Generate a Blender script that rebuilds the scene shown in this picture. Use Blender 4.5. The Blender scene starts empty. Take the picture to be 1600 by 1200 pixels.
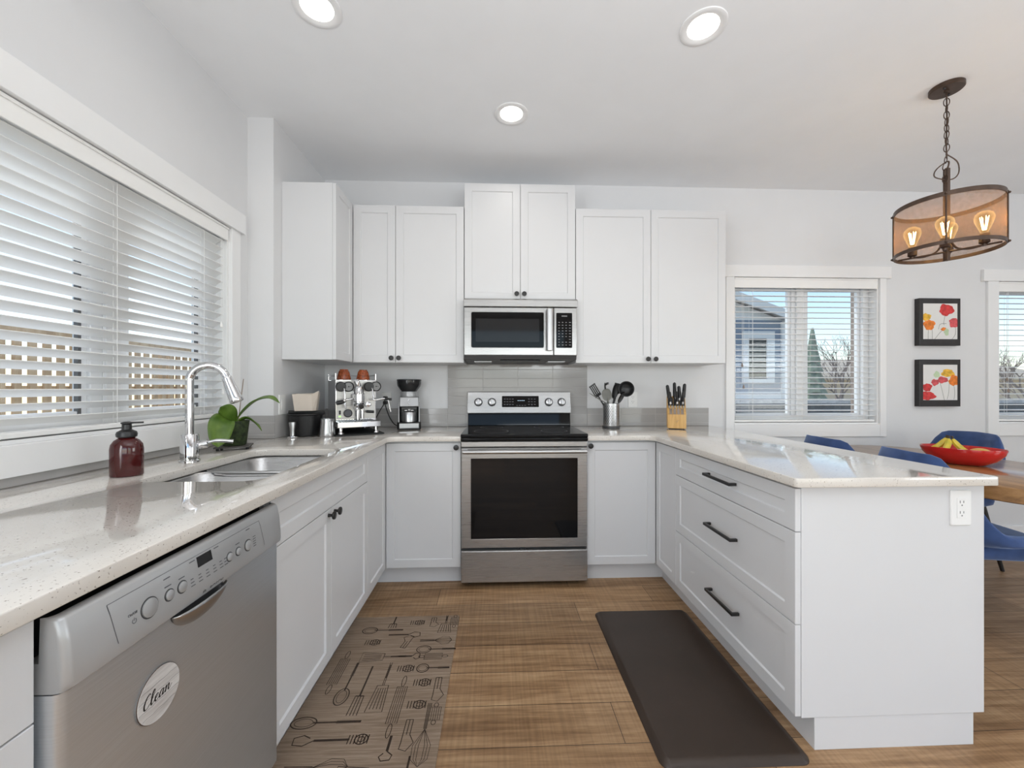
import bpy, bmesh, math, random
from mathutils import Vector, Matrix
random.seed(7)
C = bpy.context.scene.collection
PI = math.pi
R = math.radians
sc = bpy.context.scene

# ------------------------------------------------------------------ camera
FPX, YAW, CY, HCAM = 631.68, 0.0396, 606.27, 1.2055
cam_d = bpy.data.cameras.new('camera')
cam = bpy.data.objects.new('camera', cam_d)
C.objects.link(cam)
cam.location = (0, 0, HCAM)
cam.rotation_euler = (PI / 2, 0, -YAW)
cam_d.sensor_width = 36
cam_d.lens = FPX * 36 / 1600
cam_d.shift_y = (CY - 600) / 1600
cam_d.clip_start = 0.02
sc.camera = cam

# ------------------------------------------------------------------ light
sc.view_settings.view_transform = 'Standard'
sc.view_settings.look = 'None'
sc.view_settings.gamma = 1
sc.view_settings.use_curve_mapping = False
sc.view_settings.exposure = 0.07
w = bpy.data.worlds.new('world')
sc.world = w
w.use_nodes = True
wn = w.node_tree
for n in list(wn.nodes): wn.nodes.remove(n)
sky = wn.nodes.new('ShaderNodeTexSky')
sky.sky_type = 'NISHITA'
sky.sun_disc = False
sky.sun_elevation = R(48)
sky.sun_rotation = R(-70)
sky.air_density = 1.0
sky.dust_density = 0.4
bgn = wn.nodes.new('ShaderNodeBackground')
bgn.inputs['Strength'].default_value = 0.25
won = wn.nodes.new('ShaderNodeOutputWorld')
hsv = wn.nodes.new('ShaderNodeHueSaturation'); hsv.inputs['Saturation'].default_value = 0.95
wn.links.new(sky.outputs[0], hsv.inputs['Color']); wn.links.new(hsv.outputs[0], bgn.inputs['Color'])
wn.links.new(bgn.outputs[0], won.inputs['Surface'])

def light(name, kind, loc, direction, energy, color=(1, 1, 1), **kw):
    d = bpy.data.lights.new(name, kind)
    d.energy = energy
    d.color = color
    for k, v in kw.items(): setattr(d, k, v)
    o = bpy.data.objects.new(name, d)
    C.objects.link(o)
    o.location = loc
    o.rotation_euler = Vector(direction).to_track_quat('-Z', 'Y').to_euler()
    return o

light('sun', 'SUN', (-8, 4, 9), (0.64, -0.22, -0.73), 2.0, (1.0, 0.98, 0.94), angle=R(0.6))
# added area lamps behind the camera, standing in for daylight from unseen rear openings
light('rear_fill_lamp', 'AREA', (0.3, -3.40, 1.05), (0, 1, -0.02), 23, (0.94, 0.975, 1.0), shape='RECTANGLE', size=2.4, size_y=1.5)
light('rear_right_fill_lamp', 'AREA', (3.6, -3.40, 1.3), (-0.25, 1, -0.06), 13, (0.94, 0.975, 1.0), shape='RECTANGLE', size=2.4, size_y=2.2)
light('left_fill_lamp', 'AREA', (-1.40, -0.95, 1.40), (1, 0.55, -0.12), 36, (0.94, 0.975, 1.0), shape='RECTANGLE', size=1.3, size_y=1.2)  # fill lamp added on the unseen left wall to brighten the drawer fronts
light('right_fill_lamp', 'AREA', (5.2, -1.3, 1.4), (-1, 0.40, -0.05), 30, (0.94, 0.975, 1.0), shape='RECTANGLE', size=1.8, size_y=1.4)  # fill lamp added out of view to brighten the sink cabinet doors
# unseen upward lamps, added to brighten the ceiling and even out the room
light('ceiling_fill_lamp', 'AREA', (0.8, -0.75, 1.65), (0.0, 0.22, 1), 47, (0.92, 0.965, 1.0), shape='DISK', size=1.6)
light('ceiling_fill_lamp', 'AREA', (3.9, 0.1, 1.6), (-0.1, 0.25, 1), 19, (0.92, 0.965, 1.0), shape='DISK', size=1.4)

# ------------------------------------------------------------------ materials
def ramp(nt, fac, stops):
    r = nt.nodes.new('ShaderNodeValToRGB')
    els = r.color_ramp.elements
    while len(els) > 1: els.remove(els[-1])
    els[0].position, els[0].color = stops[0][0], (*stops[0][1], 1)
    for p, c in stops[1:]:
        e = els.new(p); e.color = (*c, 1)
    nt.links.new(fac, r.inputs[0])
    return r.outputs[0]

def s2l(c):
    return tuple(((v / 255) / 12.92 if v / 255 <= 0.04045 else ((v / 255 + 0.055) / 1.055) ** 2.4) for v in c)

class Mat:
    def __init__(s, name, color=(0.8, 0.8, 0.8), rough=0.5, metal=0.0, spec=0.5, **kw):
        s.m = bpy.data.materials.new(name)
        s.m.use_nodes = True
        s.nt = s.m.node_tree
        s.b = s.nt.nodes['Principled BSDF']
        s.b.inputs['Base Color'].default_value = (*color, 1)
        s.b.inputs['Roughness'].default_value = rough
        s.b.inputs['Metallic'].default_value = metal
        s.b.inputs['Specular IOR Level'].default_value = spec
        for k, v in kw.items():
            s.b.inputs[k].default_value = (*v, 1) if isinstance(v, tuple) else v
    def coord(s, scale=(1, 1, 1), rot=(0, 0, 0), kind='Object', loc=(0, 0, 0)):
        tc = s.nt.nodes.new('ShaderNodeTexCoord')
        mp = s.nt.nodes.new('ShaderNodeMapping')
        mp.inputs['Scale'].default_value = scale
        mp.inputs['Rotation'].default_value = rot
        mp.inputs['Location'].default_value = loc
        s.nt.links.new(tc.outputs[kind], mp.inputs[0])
        return mp.outputs[0]
    def noise(s, vec, scale=5, detail=4, rough=0.5, dist=0.0):
        n = s.nt.nodes.new('ShaderNodeTexNoise')
        n.inputs['Scale'].default_value = scale
        n.inputs['Detail'].default_value = detail
        n.inputs['Roughness'].default_value = rough
        n.inputs['Distortion'].default_value = dist
        s.nt.links.new(vec, n.inputs['Vector'])
        return n.outputs['Fac']
    def ramp(s, fac, stops): return ramp(s.nt, fac, stops)
    def mix(s, fac, a, b, mode='MIX'):
        n = s.nt.nodes.new('ShaderNodeMix')
        n.data_type = 'RGBA'; n.blend_type = mode
        for sock, v in ((n.inputs[0], fac), (n.inputs[6], a), (n.inputs[7], b)):
            if hasattr(v, 'links'): s.nt.links.new(v, sock)
            elif isinstance(v, tuple): sock.default_value = (*v, 1)
            else: sock.default_value = v
        return n.outputs[2]
    def color(s, out): s.nt.links.new(out, s.b.inputs['Base Color']); return s
    def rough(s, out): s.nt.links.new(out, s.b.inputs['Roughness']); return s
    def bump(s, fac, strength=0.2, dist=0.01):
        n = s.nt.nodes.new('ShaderNodeBump')
        n.inputs['Strength'].default_value = strength
        n.inputs['Distance'].default_value = dist
        s.nt.links.new(fac, n.inputs['Height'])
        s.nt.links.new(n.outputs[0], s.b.inputs['Normal'])
        return s

def plain(name, color, rough=0.5, metal=0.0, bump_scale=0, bump=0.05, vary=0.04, vscale=6, **kw):
    """a procedural material: base colour varied a little by noise, optional fine bump"""
    m = Mat(name, color, rough, metal, **kw)
    v = m.coord()
    f = m.noise(v, vscale, 3)
    lo = tuple(max(0, c * (1 - vary)) for c in color); hi = tuple(min(1, c * (1 + vary)) for c in color)
    m.color(m.ramp(f, [(0.3, lo), (0.7, hi)]))
    if bump_scale: m.bump(m.noise(v, bump_scale, 2), bump, 0.002)
    return m.m

M = {}
M['wall'] = plain('wall_paint', (0.75, 0.752, 0.76), 0.6, bump_scale=300, bump=0.04, vary=0.01)
M['ceiling'] = plain('ceiling_paint', (0.89, 0.90, 0.915), 0.85, bump_scale=250, bump=0.05, vary=0.01)
M['trim'] = plain('trim_paint', (0.86, 0.86, 0.86), 0.38, vary=0.008)
M['cabinet'] = plain('cabinet_lacquer', (0.70, 0.703, 0.713), 0.34, vary=0.006)
M['vinyl'] = plain('white_vinyl', (0.85, 0.85, 0.85), 0.4, vary=0.01)
M['blind'] = plain('blind_slat_white', (0.90, 0.895, 0.88), 0.42, vary=0.01)
M['plastic_white'] = plain('white_plastic', (0.86, 0.86, 0.85), 0.35, vary=0.01)
M['plastic_grey'] = plain('slot_grey', (0.12, 0.12, 0.12), 0.5, vary=0.02)
M['black'] = plain('black_metal_paint', (0.014, 0.013, 0.013), 0.38, vary=0.05, bump_scale=400, bump=0.05)
M['black_plastic'] = plain('black_plastic', (0.016, 0.016, 0.017), 0.35, vary=0.06)
M['black_rubber'] = plain('black_rubber', (0.02, 0.02, 0.02), 0.7, vary=0.06)
M['black_glass'] = plain('black_glass', (0.005, 0.005, 0.0055), 0.04, vary=0.05, spec=0.3)
M['dark_window'] = plain('smoked_glass', (0.022, 0.022, 0.023), 0.06, vary=0.05, spec=0.35)
M['dark_grey'] = plain('charcoal_enamel', (0.05, 0.05, 0.052), 0.4, vary=0.05)
M['chrome'] = plain('chrome', (0.70, 0.70, 0.71), 0.06, 1.0, vary=0.01)
M['silver'] = plain('satin_silver', (0.52, 0.52, 0.525), 0.3, 1.0, vary=0.02)
M['bronze'] = plain('aged_bronze', (0.09, 0.06, 0.045), 0.42, 0.65, vary=0.2, vscale=25)
M['print'] = plain('grey_print', (0.10, 0.10, 0.11), 0.5, vary=0.02)
M['print_light'] = plain('light_print', (0.24, 0.24, 0.24), 0.5, vary=0.02)

def brushed(name, color, rough, stretch):
    m = Mat(name, color, rough, 1.0)
    f = m.noise(m.coord(stretch), 1.0, 3, 0.6)
    m.color(m.ramp(f, [(0.3, tuple(c * 0.93 for c in color)), (0.7, tuple(min(1, c * 1.05) for c in color))]))
    m.rough(m.ramp(f, [(0.3, (rough * 0.85,) * 3), (0.7, (rough * 1.15,) * 3)]))
    m.bump(f, 0.012, 0.001)
    m.b.inputs['Anisotropic'].default_value = 0.5
    return m.m
M['steel_x'] = brushed('brushed_steel_across', (0.43, 0.422, 0.415), 0.30, (6, 6, 600))
M['steel_x'].node_tree.nodes['Principled BSDF'].inputs['Metallic'].default_value = 0.80
M['steel_dw'] = brushed('brushed_steel_upright', (0.60, 0.635, 0.67), 0.38, (5, 5, 500))
M['steel_dw'].node_tree.nodes['Principled BSDF'].inputs['Metallic'].default_value = 0.82
M['steel_sink'] = brushed('brushed_sink_steel', (0.50, 0.50, 0.50), 0.30, (8, 400, 400))
M['steel_panel'] = plain('silver_control_panel', (0.46, 0.465, 0.47), 0.34, 0.40, vary=0.02)

# quartz
m = Mat('quartz', rough=0.07, spec=0.5)
v = m.coord()
sp = m.noise(v, 190, 2, 0.6)
cl = m.noise(v, 3.0, 4)
base = m.ramp(cl, [(0.3, (0.69, 0.645, 0.585)), (0.7, (0.745, 0.705, 0.655))])
speck = m.ramp(sp, [(0.30, (1, 1, 1)), (0.36, (0, 0, 0))])
base = m.mix(speck, base, (0.30, 0.26, 0.22))
lite = m.ramp(m.noise(v, 120, 2), [(0.72, (0, 0, 0)), (0.78, (1, 1, 1))])
m.color(m.mix(lite, base, (0.74, 0.72, 0.69)))
m.b.inputs['Coat Weight'].default_value = 0.5; m.b.inputs['Coat Roughness'].default_value = 0.03
M['quartz'] = m.m

# tile
m = Mat('grey_glazed_tile', rough=0.09)
def brick(m, vec, bw, bh, mortar, offset=0.0, c1=(.3,.3,.3), c2=(.35,.35,.35), cm=(.5,.5,.5)):
    b = m.nt.nodes.new('ShaderNodeTexBrick')
    b.offset = offset; b.squash = 1.0
    b.inputs['Scale'].default_value = 1.0
    b.inputs['Brick Width'].default_value = bw
    b.inputs['Row Height'].default_value = bh
    b.inputs['Mortar Size'].default_value = mortar
    b.inputs['Mortar Smooth'].default_value = 0.1
    b.inputs['Bias'].default_value = 0.0
    for k, c in (('Color1', c1), ('Color2', c2), ('Mortar', cm)): b.inputs[k].default_value = (*c, 1)
    m.nt.links.new(vec, b.inputs['Vector'])
    return b
def tile_mat(name, rot, loc):
    m = Mat(name, rough=0.10)
    v = m.coord(rot=rot, loc=loc)
    b = brick(m, v, 0.2665, 0.0685, 0.0022, 0.0, (0.40, 0.39, 0.382), (0.43, 0.42, 0.41), (0.48, 0.47, 0.46))
    m.color(b.outputs['Color'])
    m.rough(m.ramp(b.outputs['Fac'], [(0.0, (0.10,) * 3), (0.5, (0.7,) * 3)]))
    inv = m.ramp(b.outputs['Fac'], [(0.0, (1, 1, 1)), (1.0, (0, 0, 0))])
    nz = m.noise(v, 9, 2)
    h = m.mix(0.12, inv, nz)
    m.bump(h, 0.35, 0.004)
    return m.m
M['tile_back'] = tile_mat('grey_tile_back', (R(-90), 0, 0), (0.365, 0.914, 0))
M['tile_side'] = tile_mat('grey_tile_side', (R(-90), 0, R(-90)), (0.0, 0.914, 0))

# floor: vinyl planks running left-right
m = Mat('wood_plank_floor', rough=0.42, spec=0.35)
v = m.coord(loc=(0.33, 0.085, 0))
b = brick(m, v, 1.22, 0.18, 0.0012, 0.37, (0, 0, 0), (1, 1, 1), (0.5, 0.5, 0.5))
tone = b.outputs['Color']
grain = m.noise(m.coord((1.4, 26, 1)), 2.2, 6, 0.62, 0.5)
wave = m.noise(m.coord((0.7, 5, 1)), 2.0, 4, 0.55, 1.2)
saw = m.noise(m.coord((90, 3, 1)), 1.0, 2, 0.5)
g = m.mix(0.5, grain, wave)
col = m.ramp(g, [(0.30, (0.16, 0.085, 0.039)), (0.45, (0.29, 0.172, 0.087)), (0.58, (0.415, 0.265, 0.145)), (0.74, (0.53, 0.37, 0.215))])
tn = m.ramp(tone, [(0, (0.80, 0.78, 0.76)), (1, (1.18, 1.16, 1.14))])
col = m.mix(1.0, col, tn, 'MULTIPLY')
sw = m.ramp(saw, [(0.35, (0.88, 0.88, 0.88)), (0.65, (1.06, 1.06, 1.06))])
col = m.mix(1.0, col, sw, 'MULTIPLY')
col = m.mix(m.ramp(b.outputs['Fac'], [(0, (0, 0, 0)), (1, (1, 1, 1))]), col, (0.05, 0.03, 0.018))
m.color(col)
m.rough(m.ramp(grain, [(0.3, (0.50,) * 3), (0.7, (0.36,) * 3)]))
m.bump(grain, 0.12, 0.002)
M['floor'] = m.m

# wood of the table
def wood(name, dark, mid, light, stretch, scale=1.0, rough=0.4, coat=0.0):
    m = Mat(name, rough=rough)
    g = m.noise(m.coord(stretch), scale, 6, 0.6, 0.8)
    m.color(m.ramp(g, [(0.3, dark), (0.5, mid), (0.72, light)]))
    m.bump(g, 0.10, 0.003)
    m.b.inputs['Coat Weight'].default_value = coat
    m.b.inputs['Coat Roughness'].default_value = 0.12
    return m.m
M['table_wood'] = wood('varnished_table_wood', (0.20, 0.095, 0.03), (0.36, 0.185, 0.065), (0.47, 0.26, 0.105), (14, 1.6, 14), 1.6, 0.30, 0.6)
M['bamboo'] = wood('knife_block_wood', (0.52, 0.28, 0.08), (0.66, 0.39, 0.13), (0.74, 0.47, 0.18), (40, 40, 4), 1.4, 0.4)
M['fence_wood'] = wood('cedar_fence_wood', (0.46, 0.29, 0.155), (0.62, 0.42, 0.24), (0.72, 0.53, 0.33), (6, 6, 1.2), 2.0, 0.7)
M['post_wood'] = wood('weathered_post_wood', (0.20, 0.15, 0.12), (0.28, 0.22, 0.18), (0.34, 0.28, 0.23), (10, 10, 1), 2.0, 0.8)
M['bark'] = wood('bare_bark', (0.20, 0.155, 0.12), (0.30, 0.24, 0.20), (0.38, 0.31, 0.26), (6, 6, 1), 2.0, 0.9)

# rug and mat
m = Mat('printed_rug', rough=0.85, spec=0.2)
g = m.noise(m.coord((2.0, 40, 1)), 3.0, 5, 0.65, 0.4)
bl = m.noise(m.coord((1.2, 4, 1)), 2.0, 3)
c = m.ramp(g, [(0.28, (0.17, 0.115, 0.075)), (0.5, (0.29, 0.212, 0.150)), (0.74, (0.42, 0.325, 0.245))])
c = m.mix(0.35, c, m.ramp(bl, [(0.3, (0.16, 0.115, 0.082)), (0.7, (0.34, 0.27, 0.21))]))
m.color(c); m.bump(g, 0.1, 0.002)
M['rug'] = m.m
M['rug_ink'] = plain('rug_dark_ink', (0.035, 0.021, 0.013), 0.9, vary=0.25, vscale=60)
m = Mat('brown_foam_mat', (0.045, 0.032, 0.025), 0.42, spec=0.4)
m.color(m.ramp(m.noise(m.coord(), 5, 4), [(0.3, (0.034, 0.022, 0.015)), (0.7, (0.044, 0.029, 0.021))]))
m.bump(m.noise(m.coord(), 260, 3), 0.18, 0.001)
M['mat'] = m.m

# glass for windows: lets light straight through, with mirror reflections at grazing angles
m = bpy.data.materials.new('window_glass'); m.use_nodes = True
nt = m.node_tree
for n in list(nt.nodes): nt.nodes.remove(n)
lw = nt.nodes.new('ShaderNodeLayerWeight'); pw = nt.nodes.new('ShaderNodeMath'); pw.operation = 'POWER'; pw.inputs[1].default_value = 5.0
fr = nt.nodes.new('ShaderNodeMath'); fr.operation = 'MULTIPLY_ADD'; fr.inputs[1].default_value = 0.9; fr.inputs[2].default_value = 0.035
nt.links.new(lw.outputs['Facing'], pw.inputs[0]); nt.links.new(pw.outputs[0], fr.inputs[0])
tr = nt.nodes.new('ShaderNodeBsdfTransparent'); gl = nt.nodes.new('ShaderNodeBsdfGlossy'); gl.inputs['Roughness'].default_value = 0.0
mx = nt.nodes.new('ShaderNodeMixShader'); ou = nt.nodes.new('ShaderNodeOutputMaterial')
tr.inputs['Color'].default_value = (0.95, 0.97, 0.97, 1)
nt.links.new(fr.outputs[0], mx.inputs[0]); nt.links.new(tr.outputs[0], mx.inputs[1]); nt.links.new(gl.outputs[0], mx.inputs[2]); nt.links.new(mx.outputs[0], ou.inputs['Surface'])
M['glass'] = m
def see_through(name, color, opacity, rough=0.5, translucent=0.5):
    m = bpy.data.materials.new(name); m.use_nodes = True
    nt = m.node_tree
    b = nt.nodes['Principled BSDF']; b.inputs['Base Color'].default_value = (*color, 1); b.inputs['Roughness'].default_value = rough
    tl = nt.nodes.new('ShaderNodeBsdfTranslucent'); tl.inputs['Color'].default_value = (*color, 1)
    m1 = nt.nodes.new('ShaderNodeMixShader'); m1.inputs[0].default_value = translucent
    nt.links.new(b.outputs[0], m1.inputs[1]); nt.links.new(tl.outputs[0], m1.inputs[2])
    t = nt.nodes.new('ShaderNodeBsdfTransparent')
    m2 = nt.nodes.new('ShaderNodeMixShader')
    tc = nt.nodes.new('ShaderNodeTexCoord'); nz = nt.nodes.new('ShaderNodeTexNoise'); nz.inputs['Scale'].default_value = 60
    nt.links.new(tc.outputs['Object'], nz.inputs['Vector'])
    rp = ramp(nt, nz.outputs['Fac'], [(0.3, (opacity * 0.92,) * 3), (0.7, (min(1, opacity * 1.08),) * 3)])
    nt.links.new(rp, m2.inputs[0]); nt.links.new(t.outputs[0], m2.inputs[1]); nt.links.new(m1.outputs[0], m2.inputs[2])
    nt.links.new(m2.outputs[0], nt.nodes['Material Output'].inputs['Surface'])
    return m
M['mesh_shade'] = see_through('copper_wire_mesh', (0.44, 0.26, 0.14), 0.36, 0.5, 0.6)
def emit(name, color, strength):
    m = bpy.data.materials.new(name); m.use_nodes = True
    nt = m.node_tree
    b = nt.nodes['Principled BSDF']; b.inputs['Base Color'].default_value = (*color, 1)
    tc = nt.nodes.new('ShaderNodeTexCoord'); nz = nt.nodes.new('ShaderNodeTexNoise'); nz.inputs['Scale'].default_value = 3
    nt.links.new(tc.outputs['Object'], nz.inputs['Vector'])
    nt.links.new(ramp(nt, nz.outputs['Fac'], [(0.3, tuple(c * 0.98 for c in color)), (0.7, color)]), b.inputs['Emission Color'])
    b.inputs['Emission Strength'].default_value = strength
    return m
M['lamp_disc'] = emit('lit_diffuser', (1.0, 0.96, 0.88), 5.0)
M['filament'] = emit('lit_filament', (1.0, 0.84, 0.54), 22.0)
M['green_led'] = emit('green_pilot_light', (0.45, 1.0, 0.25), 0.7)
M['lcd'] = emit('dim_clock_digits', (0.55, 0.75, 0.9), 0.6)
m = bpy.data.materials.new('bulb_glass'); m.use_nodes = True
nt = m.node_tree
for n in list(nt.nodes): nt.nodes.remove(n)
fr = nt.nodes.new('ShaderNodeLayerWeight'); fr.inputs['Blend'].default_value = 0.35
tr = nt.nodes.new('ShaderNodeBsdfTransparent'); tr.inputs['Color'].default_value = (1.0, 0.86, 0.60, 1)
em = nt.nodes.new('ShaderNodeEmission'); em.inputs['Color'].default_value = (1.0, 0.72, 0.36, 1); em.inputs['Strength'].default_value = 1.6
mx = nt.nodes.new('ShaderNodeMixShader'); ou = nt.nodes.new('ShaderNodeOutputMaterial')
nt.links.new(fr.outputs['Facing'], mx.inputs[0]); nt.links.new(tr.outputs[0], mx.inputs[1]); nt.links.new(em.outputs[0], mx.inputs[2]); nt.links.new(mx.outputs[0], ou.inputs['Surface'])
M['bulb'] = m

M['amber'] = plain('amber_soap', (0.055, 0.004, 0.004), 0.06, vary=0.15, spec=0.6)
M['cup'] = plain('speckled_amber_cup', (0.26, 0.060, 0.018), 0.15, vary=0.6, vscale=90)
m = Mat('velvet_blue', (0.035, 0.07, 0.19), 0.75, spec=0.2)
m.color(m.ramp(m.noise(m.coord(), 14, 4), [(0.3, (0.028, 0.055, 0.15)), (0.7, (0.05, 0.092, 0.235))]))
m.b.inputs['Sheen Weight'].default_value = 0.6; m.b.inputs['Sheen Tint'].default_value = (0.5, 0.62, 0.9, 1)
M['velvet'] = m.m
M['red_glaze'] = plain('red_glaze', (0.52, 0.018, 0.016), 0.10, vary=0.12)
m = Mat('banana_skin', rough=0.45)
m.color(m.ramp(m.noise(m.coord(), 16, 4), [(0.25, (0.42, 0.40, 0.05)), (0.5, (0.72, 0.55, 0.05)), (0.75, (0.80, 0.62, 0.10))]))
M['banana'] = m.m
M['banana_tip'] = plain('banana_stem_brown', (0.07, 0.05, 0.025), 0.7, vary=0.2)
m = Mat('mango_skin', rough=0.4)
m.color(m.ramp(m.noise(m.coord(), 7, 3), [(0.3, (0.72, 0.38, 0.06)), (0.7, (0.80, 0.55, 0.16))]))
M['mango'] = m.m
m = Mat('orchid_leaf', rough=0.35)
m.color(m.ramp(m.noise(m.coord((3, 3, 3)), 6, 3), [(0.3, (0.055, 0.12, 0.016)), (0.7, (0.14, 0.235, 0.03))]))
M['leaf'] = m.m
m = Mat('mossy_pot', rough=0.8)
m.color(m.ramp(m.noise(m.coord(), 60, 4), [(0.35, (0.012, 0.02, 0.008)), (0.7, (0.045, 0.07, 0.02))]))
M['moss'] = m.m
M['slate'] = plain('slate_tray', (0.06, 0.055, 0.05), 0.5, vary=0.2, vscale=30)
M['cream'] = plain('cream_paper', (0.66, 0.58, 0.50), 0.45, vary=0.05)
m = Mat('hammered_steel', (0.60, 0.59, 0.57), 0.18, 1.0)
vo = m.nt.nodes.new('ShaderNodeTexVoronoi'); vo.inputs['Scale'].default_value = 110
m.nt.links.new(m.coord((1, 1, 1)), vo.inputs['Vector'])
m.color(m.ramp(vo.outputs['Distance'], [(0.1, (0.30, 0.28, 0.27)), (0.5, (0.64, 0.62, 0.60))]))
m.bump(vo.outputs['Distance'], 0.6, 0.004)
M['hammered'] = m.m
M['grey_silicone'] = plain('grey_silicone', (0.20, 0.20, 0.185), 0.5, vary=0.05)
M['paper'] = plain('white_canvas', (0.80, 0.79, 0.77), 0.8, vary=0.03)
M['petal_red'] = plain('red_paint', (0.62, 0.045, 0.045), 0.7, vary=0.25, vscale=40)
M['petal_rose'] = plain('rose_paint', (0.66, 0.10, 0.11), 0.7, vary=0.25, vscale=40)
M['petal_orange'] = plain('orange_paint', (0.80, 0.22, 0.03), 0.7, vary=0.25, vscale=40)
M['petal_yellow'] = plain('yellow_paint', (0.80, 0.46, 0.05), 0.7, vary=0.25, vscale=40)
M['stem_paint'] = plain('grey_stem_paint', (0.18, 0.20, 0.16), 0.8, vary=0.1)
M['green_paint'] = plain('pale_green_paint', (0.55, 0.68, 0.45), 0.8, vary=0.1)
M['frame_black'] = plain('black_picture_frame', (0.020, 0.018, 0.018), 0.4, vary=0.2, vscale=30)
m = Mat('whitewashed_boards', rough=0.6)
g = m.noise(m.coord((30, 3, 30)), 2.0, 4, 0.6)
m.color(m.ramp(g, [(0.3, (0.42, 0.39, 0.37)), (0.6, (0.66, 0.64, 0.62))]))
M['whitewash'] = m.m

def siding(name, color, pitch=0.16):
    m = Mat(name, color, 0.7)
    wv = m.nt.nodes.new('ShaderNodeTexWave'); wv.bands_direction = 'Z'; wv.wave_profile = 'SAW'
    wv.inputs['Scale'].default_value = 1 / pitch / 3.2
    m.nt.links.new(m.coord(), wv.inputs['Vector'])
    m.color(m.ramp(wv.outputs['Fac'], [(0.0, tuple(c * 0.8 for c in color)), (0.12, color), (1.0, tuple(min(1, c * 1.05) for c in color))]))
    m.bump(wv.outputs['Fac'], 0.3, 0.02)
    return m.m
M['blue_siding'] = siding('blue_siding', (0.23, 0.28, 0.35))
M['tan_siding'] = siding('tan_siding', (0.62, 0.50, 0.36))
M['white_siding'] = siding('pale_siding', (0.75, 0.74, 0.72))
M['shingle'] = plain('pale_shingles', (0.55, 0.53, 0.52), 0.9, vary=0.2, vscale=12)
M['grey_fence'] = wood('grey_fence_boards', (0.075, 0.08, 0.085), (0.10, 0.105, 0.11), (0.13, 0.135, 0.14), (5, 5, 1), 2.0, 0.8)
m = Mat('dry_spring_ground', rough=0.95)
m.color(m.ramp(m.noise(m.coord(), 1.3, 5), [(0.3, (0.55, 0.50, 0.42)), (0.7, (0.72, 0.68, 0.60))]))
M['ground'] = m.m
m = Mat('conifer_needles', rough=0.9)
m.color(m.ramp(m.noise(m.coord(), 5, 4), [(0.3, (0.22, 0.26, 0.19)), (0.7, (0.34, 0.38, 0.28))]))
M['needles'] = m.m

# ------------------------------------------------------------------ mesh helpers
def frame_from(n):
    n = Vector(n).normalized()
    up = Vector((0, 0, 1)) if abs(n.z) < 0.95 else Vector((1, 0, 0))
    x = up.cross(n).normalized(); y = n.cross(x)
    return x, y, n

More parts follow.
